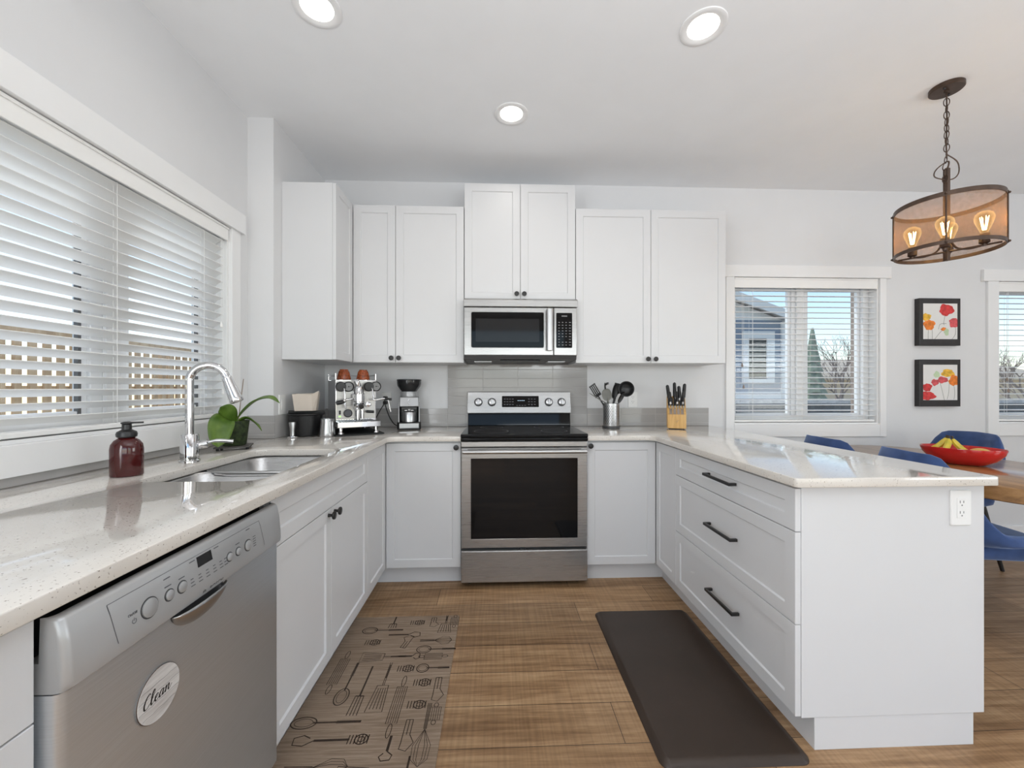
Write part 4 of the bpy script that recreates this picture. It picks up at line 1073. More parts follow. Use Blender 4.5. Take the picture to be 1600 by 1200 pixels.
# ================================================================== THINGS ON THE COUNTERS
# wall plates
def wall_plate(name, label, mtx, kind, cat):
    t = thing(name, label, cat, mtx.translation)
    mb = MB(mtx); mb.loft([[(a, b, n) for a, b in rrect(-0.036 + i, 0.036 - i, -0.059 + i, 0.059 - i, 0.004)] for i, n in ((0, 0.0005), (0, 0.004), (0.002, 0.006))])
    mb.build('plate', 'plastic_white', t)
    mb = MB(mtx); mb.box(-0.0165, 0.0165, -0.0335, 0.0335, 0.006, 0.0075)
    ins = mb.build('insert', 'plastic_white', t, bevel=0.0008)
    if kind == 'outlet':
        mb = MB(mtx)
        for s_ in (-0.0175, 0.0175):
            mb.box(-0.0075, -0.0055, s_ - 0.001, s_ + 0.0075, 0.0076, 0.0080); mb.box(0.0050, 0.0070, s_ - 0.0005, s_ + 0.007, 0.0076, 0.0080)
            mb.cyl((0, s_ - 0.008, 0.0076), (0, s_ - 0.008, 0.0080), 0.0023, n=10)
        mb.build('socket_slot', 'plastic_grey', ins)
    else:
        MB(mtx).prism([(-0.030, 0.0075), (0.030, 0.0075), (0.030, 0.0080), (0.0, 0.0110), (-0.030, 0.0085)], -0.0145, 0.0145, 'YZ').build('rocker', 'plastic_white', ins)
    return t
NB = lambda x, z: place((x, YB, z), u=(1, 0, 0), v=(0, 0, 1), n=(0, -1, 0))
wall_plate('wall_outlet', 'white outlet plate on the back wall behind the utensil holder', NB(1.058, 1.116), 'outlet', 'outlet')
wall_plate('wall_outlet', 'white outlet plate with two black plugs, left of the coffee grinder', NB(-0.828, 1.113), 'outlet', 'outlet')
wall_plate('wall_outlet', 'white outlet plate set in the peninsula end panel', place((1.561, YE, 0.803), u=(1, 0, 0), v=(0, 0, 1), n=(0, -1, 0)), 'outlet', 'outlet')
wall_plate('light_switch', 'white switch plate on the corner wall above the black bin', place((XW, 2.482, 1.106), u=(0, 1, 0), v=(0, 0, 1), n=(1, 0, 0)), 'switch', 'light switch')

# orchid on a slate tray
ox, oy = -1.262, 2.005
t = thing('slate_tray', 'small dark slate tray on feet under the orchid', 'tray', (ox, oy, CT))
MB(place((ox + 0.005, oy - 0.01, 0), R(24))).box(-0.072, 0.072, -0.062, 0.062, CT + 0.010, CT + 0.017).build('plate', 'slate', t, bevel=0.0015)
for a in (-0.058, 0.058):
    for b in (-0.048, 0.048):
        p = place((ox + 0.005, oy - 0.01, 0), R(24)) @ Vector((a, b, CT + 0.0005)); MB().lathe([(0.006, 0), (0.0065, 0.005), (0.004, 0.0098)], p, n=12).build('foot', 'black_rubber', t)
t = thing('potted_orchid', 'leafy green orchid in a mossy pot behind the faucet', 'plant', (ox, oy, CT + 0.017))
MB().lathe([(0.046, 0.018), (0.049, 0.022), (0.061, 0.128), (0.062, 0.134), (0.056, 0.134), (0.050, 0.122), (0.001, 0.124)], (ox, oy, CT), n=32).build('pot', 'moss', t)
def leaf(path, widths, roll=0.0, name='leaf'):
    P = smooth_path(path, 6); Wd = smooth_path([(w_, 0, 0) for w_ in widths], 6)
    grid = []
    for i, p in enumerate(P):
        tt = (P[min(i+1, len(P)-1)] - P[max(i-1, 0)]).normalized()
        sd = tt.cross(Vector((0, 0, 1)));
        if sd.length < 1e-3: sd = Vector((1, 0, 0))
        sd.normalize(); sd = Matrix.Rotation(roll, 3, tt) @ sd; up = sd.cross(tt)
        wv = max(Wd[i].x, 0.0004)
        grid.append([p + sd*wv*k/3 + up*(abs(k)/3)**1.6*wv*0.28 for k in range(-3, 4)])
    o = MB().sheet(grid).build(name, 'leaf', t, angle=80)
    s_ = o.modifiers.new('thickness', 'SOLIDIFY'); s_.thickness = 0.0022; s_.offset = 0
pz = CT + 0.130
leaf([(ox, oy, pz - 0.012), (ox - 0.01, oy - 0.05, pz + 0.014), (ox + 0.0, oy - 0.10, pz - 0.015), (ox + 0.01, oy - 0.13, pz - 0.075), (ox + 0.012, oy - 0.135, pz - 0.105)], [0.012, 0.040, 0.050, 0.036, 0.001], R(-28))
leaf([(ox, oy, pz - 0.01), (ox + 0.035, oy + 0.01, pz + 0.045), (ox + 0.095, oy + 0.015, pz + 0.098), (ox + 0.16, oy + 0.015, pz + 0.112), (ox + 0.205, oy + 0.015, pz + 0.088)], [0.010, 0.026, 0.032, 0.024, 0.001], R(12))
leaf([(ox, oy, pz - 0.012), (ox + 0.0, oy - 0.035, pz + 0.03), (ox - 0.005, oy - 0.06, pz + 0.062), (ox - 0.012, oy - 0.085, pz + 0.072)], [0.012, 0.034, 0.032, 0.001], R(40))
leaf([(ox, oy, pz - 0.012), (ox + 0.045, oy + 0.015, pz + 0.012), (ox + 0.085, oy + 0.02, pz - 0.012), (ox + 0.118, oy + 0.018, pz - 0.048)], [0.010, 0.020, 0.024, 0.001], R(-20))
MB().tube([(ox + 0.015, oy, pz - 0.02), (ox + 0.032, oy - 0.005, pz + 0.10), (ox + 0.048, oy - 0.01, pz + 0.205)], 0.0022, 8).build('stake', 'bark', t)

# coffee corner
t = thing('coffee_tamper', 'small steel coffee tamper standing on its base, left of the black bin', 'tamper', (-1.19, 2.415, CT))
MB().lathe([(0.0285, 0.0006), (0.029, 0.004), (0.029, 0.010), (0.014, 0.014)], (-1.19, 2.415, CT), n=32).build('base', 'chrome', t)
MB().lathe([(0.0135, 0.0135), (0.0130, 0.020), (0.0145, 0.05), (0.0195, 0.088), (0.0185, 0.092), (0.001, 0.093)], (-1.19, 2.415, CT), n=28).build('handle', 'silver', t)
kx, ky = -1.165, 2.530
t = thing('knock_bin', 'black round bin on the counter holding a cream paper box', 'bin', (kx, ky, CT))
MB().lathe([(0.070, 0.0006), (0.074, 0.004), (0.094, 0.125), (0.103, 0.128), (0.106, 0.134), (0.104, 0.138), (0.094, 0.137), (0.090, 0.130), (0.071, 0.012), (0.001, 0.010)], (kx, ky, CT), n=44).build('tub', 'black_plastic', t)
mb = MB(); mb.tube([(kx - 0.085, ky - 0.04, CT + 0.145), (kx + 0.105, ky + 0.01, CT + 0.141)], 0.011, 14); mb.build('knock_bar', 'black_rubber', t)
t = thing('paper_box', 'open cream paper box tilted on top of the black bin', 'box', (kx, ky, CT + 0.16))
mtx = place((kx + 0.003, ky - 0.005, CT + 0.1535), R(14)) @ Matrix.Scale(0.86, 4)
mb = MB(mtx)
w2, h2, dp = 0.074, 0.120, 0.055
bot = [(-w2 + 0.010, -dp, 0.0), (w2 - 0.024, -dp, 0.0), (w2 - 0.006, -dp + 0.028, 0.0), (w2 - 0.006, dp, 0.0), (-w2 + 0.010, dp, 0.0)]
top = [(-w2 - 0.004, -dp - 0.005, h2 - 0.002), (w2 - 0.030, -dp - 0.004, h2 - 0.004), (w2 + 0.012, -dp + 0.034, h2 + 0.020), (w2 + 0.008, dp + 0.002, h2 + 0.004), (-w2 - 0.004, dp + 0.002, h2)]
mb.loft([bot, top], cap0=True, cap1=False)
o = mb.build('carton', 'cream', t, smooth=False)
s_ = o.modifiers.new('thickness', 'SOLIDIFY'); s_.thickness = 0.0022; s_.offset = -1
o.modifiers.new('bevel', 'BEVEL').width = 0.004
t = thing('milk_pitcher', 'brushed steel milk pitcher between the black bin and the espresso machine', 'pitcher', (-1.012, 2.470, CT))
px, py = -1.012, 2.470
MB().lathe([(0.043, 0.0006), (0.0445, 0.004), (0.0435, 0.030), (0.0375, 0.085), (0.0375, 0.108), (0.0362, 0.108), (0.0362, 0.085), (0.042, 0.03), (0.041, 0.006), (0.001, 0.005)], (px, py, CT), n=36).build('body', 'silver', t)
MB().tube(smooth_path([(px + 0.028, py - 0.024, CT + 0.097), (px + 0.048, py - 0.047, CT + 0.094), (px + 0.050, py - 0.050, CT + 0.060), (px + 0.048, py - 0.046, CT + 0.026), (px + 0.033, py - 0.027, CT + 0.022)], 6), 0.0042, 10).build('handle', 'silver', t)

# espresso machine, turned towards the room
EM = place((-0.960, 2.742, CT), R(30))          # local -y is the front
et = thing('espresso_machine', 'chrome espresso machine with gauges and levers, standing in the corner', 'coffee machine', (-0.960, 2.742, CT))
def E(): return MB(EM)
mb = E(); mb.box(-0.125, 0.125, -0.13, 0.17, 0.075, 0.345); mb.build('body', 'chrome', et, bevel=0.004)
mb = E(); mb.box(-0.118, 0.118, -0.1335, -0.1305, 0.095, 0.338); mb.build('front_panel', 'steel_x', et, bevel=0.001)
mb = E(); mb.box(-0.128, 0.128, -0.235, -0.135, 0.048, 0.083); mb.build('drip_tray', 'chrome', et, bevel=0.003)
mb = E()
for i in range(14): mb.box(-0.110 + i*0.0163, -0.103 + i*0.0163, -0.228, -0.142, 0.0833, 0.0850)
mb.build('drip_grate', 'dark_grey', et)
mb = E(); mb.box(-0.124, 0.124, -0.134, 0.165, 0.040, 0.074); mb.build('base', 'dark_grey', et, bevel=0.002)
for a in (-0.105, 0.105):
    for b in (-0.205, 0.14): E().lathe([(0.016, 0.0075), (0.018, 0.010), (0.015, 0.022), (0.012, 0.026), (0.012, 0.048)], (a, b, 0), n=20).build('foot', 'chrome', et)
mb = E()
rail = [(-0.122, -0.125, 0.375), (0.122, -0.125, 0.375), (0.122, 0.165, 0.375), (-0.122, 0.165, 0.375)]
for i in (1, 2, 3): mb.tube([rail[i], rail[(i+1) % 4]], 0.0042, 10)
for p in rail: mb.cyl((p[0], p[1], 0.344), (p[0], p[1], 0.383), 0.0055, n=12)
mb.build('cup_rail', 'chrome', et)
# group head and lever
mb = E(); mb.lathe([(0.026, 0.0), (0.030, 0.01), (0.030, 0.055), (0.024, 0.062)], (0.004, -0.133, 0.262), (0, -1, 0.0), n=28)
mb.lathe([(0.036, 0.0), (0.036, 0.045), (0.030, 0.052), (0.026, 0.09), (0.020, 0.096)], (0.004, -0.185, 0.208), n=32)
mb.tube([(0.004, -0.185, 0.30), (-0.004, -0.190, 0.322), (-0.010, -0.180, 0.336)], 0.016, 14)
mb.build('group_head', 'chrome', et)
mb = E(); mb.lathe([(0.033, 0.0), (0.035, 0.006), (0.035, 0.026), (0.031, 0.028)], (0.004, -0.185, 0.180), n=30); mb.tube([(0.004, -0.21, 0.192), (-0.003, -0.255, 0.190), (-0.005, -0.27, 0.189)], 0.007, 12)
for s_ in (-0.012, 0.012): mb.tube([(0.004, -0.185, 0.180), (0.004 + s_, -0.190, 0.165), (0.004 + s_*1.3, -0.190, 0.150)], 0.006, 10)
pf = mb.build('portafilter', 'chrome', et)
E().tube(smooth_path([(-0.005, -0.268, 0.189), (-0.010, -0.31, 0.185), (-0.014, -0.345, 0.178)], 5), [0.010]*4 + [0.0135]*4 + [0.0145]*2 + [0.012], 14).build('handle', 'black_plastic', pf)
E().tube(smooth_path([(-0.035, -0.19, 0.225), (-0.075, -0.195, 0.215), (-0.085, -0.196, 0.208)], 4), [0.005, 0.005, 0.005, 0.006, 0.008, 0.010, 0.011, 0.011, 0.010], 12).build('brew_lever', 'chrome', et)
E().tube(smooth_path([(-0.082, -0.196, 0.209), (-0.105, -0.198, 0.203), (-0.13, -0.20, 0.198)], 3), [0.009, 0.011, 0.012, 0.0125, 0.013, 0.0125, 0.010], 12).build('lever_grip', 'black_plastic', et)
# valve knobs, gauges
for a, c_ in ((-0.098, 0.300), (0.070, 0.300)):
    mb = E(); mb.lathe([(0.010, 0), (0.010, 0.02), (0.028, 0.022), (0.031, 0.032), (0.026, 0.042), (0.001, 0.043)], (a, -0.134, c_), (0, -1, 0), n=28)
    mb.build('valve_knob', 'black_plastic', et)
for a, c_ in ((-0.052, 0.300), (0.116, 0.302)):
    o = E().lathe([(0.030, 0.0), (0.032, 0.004), (0.032, 0.030), (0.027, 0.033), (0.026, 0.030)], (a, -0.134, c_), (0, -1, 0), n=32, caps=False).build('gauge', 'black_plastic', et)
    E().lathe([(0.0265, 0.0290), (0.0005, 0.0292)], (a, -0.134, c_), (0, -1, 0), n=28).build('dial', 'print_light', o)
    mb = E(); mb.box(a - 0.001, a + 0.016, -0.1640, -0.1636, c_ - 0.001, c_ + 0.001); mb.lathe([(0.004, 0.0292), (0.004, 0.031)], (a, -0.134, c_), (0, -1, 0), n=12); mb.build('needle', 'black_plastic', o)
o = E().lathe([(0.024, 0.0), (0.026, 0.003), (0.026, 0.012), (0.022, 0.014), (0.021, 0.012)], (-0.052, -0.134, 0.132), (0, -1, 0), n=28, caps=False).build('pressure_gauge', 'dark_grey', et)
E().lathe([(0.0215, 0.0115), (0.0005, 0.0117)], (-0.052, -0.134, 0.132), (0, -1, 0), n=24).build('dial', 'print', o)
mb = E(); mb.box(-0.106, -0.092, -0.1365, -0.1338, 0.108, 0.116); mb.build('pilot_light', 'green_led', et)
mb = E(); mb.box(-0.105, -0.093, -0.1365, -0.1338, 0.125, 0.150); mb.build('power_switch', 'black_plastic', et)
# steam and water wands
E().tube(smooth_path([(0.082, -0.150, 0.30), (0.086, -0.185, 0.285), (0.090, -0.20, 0.24), (0.094, -0.205, 0.215), (0.135, -0.21, 0.222), (0.172, -0.215, 0.221), (0.182, -0.215, 0.200), (0.190, -0.215, 0.160), (0.196, -0.215, 0.138)], 6), 0.0048, 12).build('steam_wand', 'chrome', et)
E().tube([(0.158, -0.213, 0.222), (0.200, -0.218, 0.218)], 0.008, 12).build('wand_grip', 'black_rubber', et)
E().tube(smooth_path([(-0.082, -0.150, 0.30), (-0.080, -0.175, 0.285), (-0.078, -0.180, 0.25), (-0.077, -0.182, 0.19), (-0.073, -0.19, 0.165)], 6), 0.0045, 12).build('water_wand', 'chrome', et)
mb = E(); mb.tube([(0.005, -0.150, 0.16), (0.005, -0.150, 0.09)], 0.014, 14); mb.tube([(0.034, -0.150, 0.175), (0.034, -0.150, 0.095)], 0.010, 12); mb.build('drain_tube', 'chrome', et)
o = E().lathe([(0.014, 0.0), (0.018, 0.01), (0.018, 0.020), (0.013, 0.022)], (0.070, -0.134, 0.185), (0, -1, 0), n=22).build('small_valve', 'chrome', et)
E().tube([(0.060, -0.15, 0.140), (0.10, -0.17, 0.138)], 0.009, 12).build('valve_grip', 'black_plastic', et)
mt = E(); mt.prism(rrect(-0.15, 0.15, -0.26, 0.19, 0.03), 0.0006, 0.0070)
tag(mt.build('machine_mat', 'black_rubber'), 'thin black mat under the espresso machine', 'mat')
for a, b, lab in ((-0.062, -0.06, 'speckled amber cup upside down on the espresso machine, nearer the switch plate'), (0.058, -0.055, 'speckled amber cup upside down on the espresso machine, nearer the grinder')):
    p = EM @ Vector((a, b, 0.3462))
    c_ = MB().lathe([(0.041, 0.0), (0.043, 0.002), (0.040, 0.020), (0.033, 0.050), (0.025, 0.062), (0.0245, 0.066), (0.001, 0.066)], p, n=32).build('espresso_cup', 'cup')
    tag(c_, lab, 'cup', 'amber espresso cups on the machine')

# grinder
gx, gy = -0.628, 2.952
GM = place((gx, gy, CT), R(12))
gt = thing('coffee_grinder', 'black and steel burr coffee grinder on the back counter', 'coffee grinder', (gx, gy, CT))
G = lambda: MB(GM)
G().prism(rrect(-0.082, 0.082, -0.10, 0.085, 0.020), 0.0006, 0.050).build('base', 'black_plastic', gt, bevel=0.004)
mb = G(); mb.box(-0.066, 0.066, -0.1035, -0.099, 0.010, 0.044); mb.build('base_trim', 'steel_panel', gt, bevel=0.002)
mb = G(); mb.prism(rrect(-0.068, 0.068, -0.01, 0.080, 0.018), 0.0505, 0.228); mb.build('column', 'black_plastic', gt, bevel=0.003)
mb = G()
for s_ in (-1, 1): mb.prism([(-0.085, 0.051), (-0.005, 0.051), (-0.005, 0.190), (-0.030, 0.190)], s_*0.070 - 0.004, s_*0.070 + 0.004, 'YZ')
mb.build('side_rail', 'steel_panel', gt, bevel=0.002)
mb = G(); mb.prism([(-0.075, 0.160), (-0.012, 0.160), (-0.012, 0.228), (-0.055, 0.228)], -0.066, 0.066, 'YZ'); mb.build('head', 'steel_panel', gt, bevel=0.006)
mb = G(); mb.tube(smooth_path([(0.002, -0.070, 0.213), (-0.007, -0.074, 0.200), (-0.004, -0.078, 0.186), (0.004, -0.080, 0.176)], 4), 0.0025, 8); mb.build('badge', 'chrome', gt)
mb = G(); mb.box(-0.055, 0.055, -0.066, -0.011, 0.135, 0.159); mb.build('chute', 'black_plastic', gt, bevel=0.004)
mb = G(); mb.lathe([(0.016, 0), (0.020, 0.008), (0.020, 0.014)], (0, -0.055, 0.128), n=20); mb.box(-0.03, 0.03, -0.068, -0.060, 0.131, 0.135); mb.build('portafilter_fork', 'silver', gt)
G().lathe([(0.045, 0.051), (0.048, 0.054), (0.048, 0.118), (0.046, 0.122), (0.001, 0.122)], (0, -0.052, 0), n=32).build('grounds_canister', 'silver', gt)
G().lathe([(0.058, 0.2282), (0.059, 0.232), (0.057, 0.262), (0.055, 0.266)], (0, 0.03, 0), n=36).build('collar', 'steel_panel', gt)
G().lathe([(0.054, 0.266), (0.060, 0.275), (0.082, 0.305), (0.086, 0.325), (0.086, 0.345), (0.001, 0.346)], (0, 0.03, 0), n=36).build('hopper', 'dark_window', gt)
G().lathe([(0.0875, 0.3455), (0.088, 0.350), (0.084, 0.354), (0.001, 0.355)], (0, 0.03, 0), n=36).build('hopper_lid', 'black_plastic', gt)
# plugs and cords
for (zz, lab, path) in ((1.131, 'black plug and cord running from the upper socket to the espresso machine', [(-0.828, YB - 0.045, 1.125), (-0.83, YB - 0.055, 1.09), (-0.855, YB - 0.075, 1.04), (-0.885, YB - 0.09, 0.975), (-0.905, YB - 0.11, 0.935), (-0.92, YB - 0.15, 0.921)]), (1.096, 'black plug and cord running from the lower socket to the coffee grinder', [(-0.828, YB - 0.045, 1.09), (-0.815, YB - 0.06, 1.06), (-0.79, YB - 0.06, 0.99), (-0.755, YB - 0.065, 0.94), (-0.715, YB - 0.075, 0.921), (-0.705, YB - 0.09, 0.920)])):
    t = thing('power_cord', lab, 'cord', (-0.828, YB - 0.01, zz))
    MB().cbox((-0.828, YB - 0.0275, zz), (0.030, 0.037, 0.024)).build('plug', 'black_plastic', t, bevel=0.005)
    MB().tube(smooth_path(path, 8), 0.0038, 8).build('cable', 'black_rubber', t)

# utensil holder with utensils
ux, uy = 0.835, 2.905
t = thing('utensil_holder', 'perforated steel cylinder of kitchen utensils beside the range', 'utensil holder', (ux, uy, CT))
hb = MB(); hb.lathe([(0.0585, 0.018), (0.0590, 0.020), (0.0590, 0.180), (0.0575, 0.181), (0.0565, 0.180), (0.0565, 0.022), (0.001, 0.021)], (ux, uy, CT), n=48)
hb.mi = 1
for jj in range(11):
    for ii in range(25):
        if ii % 5 == 4: continue
        a_ = 2*PI*(ii + 0.4*(jj % 2))/25; zz_ = CT + 0.038 + 0.0122*jj; da = 0.060
        hb.f([hb.v((ux + 0.0594*math.cos(a_ + q)*1.0, uy + 0.0594*math.sin(a_ + q), zz_ + h_)) for q, h_ in ((-da, -0.002), (0, -0.0035), (da, 0.002), (0, 0.0035))])
hb.build('cylinder', ['silver', 'dark_grey'], t)
MB().lathe([(0.061, 0.0006), (0.063, 0.003), (0.063, 0.015), (0.060, 0.018), (0.001, 0.0181)], (ux, uy, CT), n=40).build('base', 'dark_grey', t)
def utensil(name, label, foot, tip, mat, head, hmat=None, hroll=0.0, rr=0.0055, fz=0.026):
    """handle from foot to tip, then a head built in a local frame whose +x runs along the handle and z is the flat normal"""
    f_, p_ = Vector((ux + foot[0], uy + foot[1], CT + fz)), Vector((ux + tip[0], uy + tip[1], CT + tip[2]))
    t = thing(name, label, 'utensil', f_, 'cooking utensils in the steel holder')
    d = (p_ - f_).normalized()
    MB().tube([f_, f_.lerp(p_, 0.5), p_], [rr, rr, rr*0.8], 10).build('handle', mat, t)
    nrm = Vector((0, -1, 0)); nrm = (nrm - d*nrm.dot(d)).normalized(); nrm = Matrix.Rotation(hroll, 3, d) @ nrm
    m_ = place(p_, u=d, v=nrm.cross(d), n=nrm)
    mb = MB(m_); head(mb)
    mb.build('head', hmat or mat, t, bevel=0.0008)
def h_turner(mb):
    mb.loft([[(x, y, z + 0.12*x*x*2) for x, y, z in ((xx, -ww, -0.0012), (xx, ww, -0.0012), (xx, ww, 0.0012), (xx, -ww, 0.0012))] for xx, ww in ((-0.01, 0.006), (0.012, 0.010), (0.03, 0.028), (0.085, 0.034), (0.092, 0.033))])
def h_slotted(mb):
    for y0_ in (-0.030, -0.015, 0.0, 0.015): mb.box(0.012, 0.085, y0_ + 0.001, y0_ + 0.0105, -0.0012, 0.0012)
    mb.box(-0.005, 0.014, -0.031, 0.0275, -0.0013, 0.0013); mb.box(0.083, 0.092, -0.031, 0.0275, -0.0013, 0.0013)
def h_spoon(mb, L=0.085, Wd=0.032, dp=0.012):
    g = []
    for i in range(13):
        a = PI*i/12; xx = -0.012 + (L + 0.012)*(1 - math.cos(a))/2; ww = max(0.003, Wd*math.sin(a)**0.7)
        g.append([(xx, ww*k/4, -dp*(1 - (k/4)**2)*math.sin(a)) for k in range(-4, 5)])
    mb.sheet(g); mb.sheet([[(x, y, z - 0.0022) for x, y, z in r_][::-1] for r_ in g])
def h_pasta(mb):
    h_spoon(mb, 0.07, 0.028, 0.010)
    for i in range(5):
        a = R(-50 + 25*i)
        mb.tube([(0.035 + 0.022*math.cos(a), 0.022*math.sin(a), -0.004), (0.040 + 0.026*math.cos(a), 0.028*math.sin(a), 0.012), (0.040 + 0.026*math.cos(a), 0.028*math.sin(a), 0.024)], [0.004, 0.0035, 0.002], 8)
def h_ladle(mb):
    mb.lathe([(0.003, -0.022), (0.022, -0.019), (0.036, -0.008), (0.043, 0.010), (0.0455, 0.012), (0.041, 0.011), (0.034, -0.005), (0.020, -0.0155), (0.002, -0.0185)], (0.044, 0, 0), n=28); [setattr(v, 'co', mb.M @ (Matrix.Scale(1.25, 4) @ (mb.M.inverted() @ v.co))) for v in mb.bm.verts]
def h_knifeish(mb): mb.tube([(-0.01, 0, 0), (0.06, 0, 0), (0.085, 0, 0)], [0.0042, 0.0038, 0.002], 8)
utensil('turner', 'black slotted turner leaning out left at the top of the steel holder', (0.03, 0.0), (-0.098, -0.012, 0.235), 'black_plastic', h_slotted, hroll=R(20))
utensil('cooking_utensil', 'thin grey handle sticking far out left of the steel holder', (0.040, 0.006), (-0.095, -0.022, 0.213), 'grey_silicone', h_knifeish, rr=0.004, fz=0.135)
utensil('spatula', 'grey silicone spatula at the front left of the steel holder', (0.02, 0.02), (-0.037, -0.045, 0.212), 'grey_silicone', lambda mb: h_spoon(mb, 0.080, 0.034, 0.006), hroll=R(-12), rr=0.007)
utensil('pasta_fork', 'black toothed pasta fork standing upright in the steel holder', (0.0, 0.01), (-0.030, 0.012, 0.262), 'black_plastic', h_pasta, hroll=R(75))
utensil('cooking_spoon', 'black cooking spoon in the middle of the steel holder', (-0.01, 0.01), (0.018, -0.015, 0.225), 'black_plastic', lambda mb: h_spoon(mb, 0.098, 0.027, 0.012), hroll=R(30))
utensil('spatula', 'black square spatula behind the ladle in the steel holder', (-0.015, 0.02), (0.042, 0.018, 0.235), 'black_plastic', h_turner, hroll=R(-40))
utensil('ladle', 'large black ladle leaning right in the steel holder', (-0.03, 0.0), (0.078, -0.018, 0.236), 'black_plastic', h_ladle, hroll=R(-8))
utensil('serving_spoon', 'low black serving spoon pointing right out of the steel holder', (-0.035, -0.01), (0.052, -0.030, 0.196), 'black_plastic', lambda mb: h_spoon(mb, 0.075, 0.022, 0.010), hroll=R(35))

# knife block
bx, by = 1.300, 2.870
BM_ = place((bx, by, CT), R(-21))
t = thing('knife_block', 'pale wooden knife block beside the back wall', 'knife block', (bx, by, CT))
mb = MB(BM_); mb.prism([(-0.075, 0.006), (0.085, 0.006), (0.085, 0.215), (0.045, 0.232), (-0.035, 0.142), (-0.075, 0.105)], -0.062, 0.062, 'YZ')
mb.build('block', 'bamboo', t, bevel=0.002)
mb = MB(BM_); mb.box(-0.050, 0.050, -0.06, 0.07, 0.0005, 0.0058); mb.build('foot_pad', 'black_rubber', t)
mb = MB(BM_)
for i in range(4): mb.loft([[(-0.047 + 0.025*i + a, -0.0762 + b + sh, 0.112 + h_) for a, b in ((0, 0), (0.018, 0), (0.018, 0.004), (0, 0.004))] for sh, h_ in ((0.0, -0.006), (0.034, 0.032))])
mb.build('slot_strip', 'bark', t)
mb = MB(BM_); mb.tube([(-0.008, -0.0756, 0.058), (-0.001, -0.0756, 0.050), (0.010, -0.0756, 0.066)], 0.0012, 6); mb.build('stamp', 'bark', t)
def knife(label, x, y, z, L, wd, th, tilt, lean, name='kitchen_knife'):
    m_ = BM_ @ Matrix.Translation((x, y, z)) @ Matrix.Rotation(lean, 4, 'Y') @ Matrix.Rotation(-tilt, 4, 'X')
    t = thing(name, label, 'knife', (BM_ @ Vector((x, y, z))), 'knives in the wooden block')
    mb = MB(m_); mb.loft([[(a*sx_, b*sy_ + off, h_) for a, b in [(math.cos(2*PI*i/14), math.sin(2*PI*i/14)) for i in range(14)]] for h_, sx_, sy_, off in ((0.010, th*0.8, wd*0.8, 0), (0.016, th, wd, 0), (L*0.45, th*1.05, wd*0.85, 0.002), (L*0.8, th, wd*0.95, 0.0), (L*0.95, th*0.95, wd*1.1, -0.002), (L, th*0.5, wd*0.7, -0.003))])
    mb.build('handle', 'black_plastic', t)
    mb = MB(m_); mb.cbox((0, 0, 0.001), (th*1.2, wd*1.3, 0.020)); mb.build('bolster', 'silver', t, bevel=0.001)
    mb = MB(m_)
    for q in (0.35, 0.6, 0.82): mb.cyl((-th*1.08, 0, L*q), (th*1.08, 0, L*q), 0.0028, n=10)
    mb.build('rivet', 'silver', t)
TL = R(41)
rows = [(-0.045, 0.012, 0.205, 0.115, 'tall knife with its handle at the top left of the wooden block'), (-0.008, 0.016, 0.209, 0.130, 'tall knife standing in the top middle of the wooden block'), (0.026, 0.013, 0.206, 0.105, 'thick knife right of the middle at the top of the wooden block'), (0.050, 0.018, 0.211, 0.118, 'tall knife at the top right corner of the wooden block')]
for i, (x, y, z, L, lab) in enumerate(rows): knife(lab, x, y, z, L, 0.018, 0.0120, R(24), R((-7, 0, -3, 6)[i]))
for i, (x, lab) in enumerate(((-0.038, 'short knife at the left of the middle row of the wooden block'), (0.006, 'short knife in the centre of the middle row of the wooden block'), (0.044, 'short knife at the right of the middle row of the wooden block'))):
    knife(lab, x, -0.010, 0.179, 0.095, 0.015, 0.0105, R(31), R((-4, 0, 5)[i]))
for i in range(6):
    knife('steak knife handle, %s in the front row of the wooden block' % ('leftmost', 'second from the left', 'third from the left', 'third from the right', 'second from the right', 'rightmost')[i], -0.047 + 0.0188*i, -0.028, 0.153, 0.080, 0.0115, 0.0078, R(36), R(-2 + i), 'steak_knife')

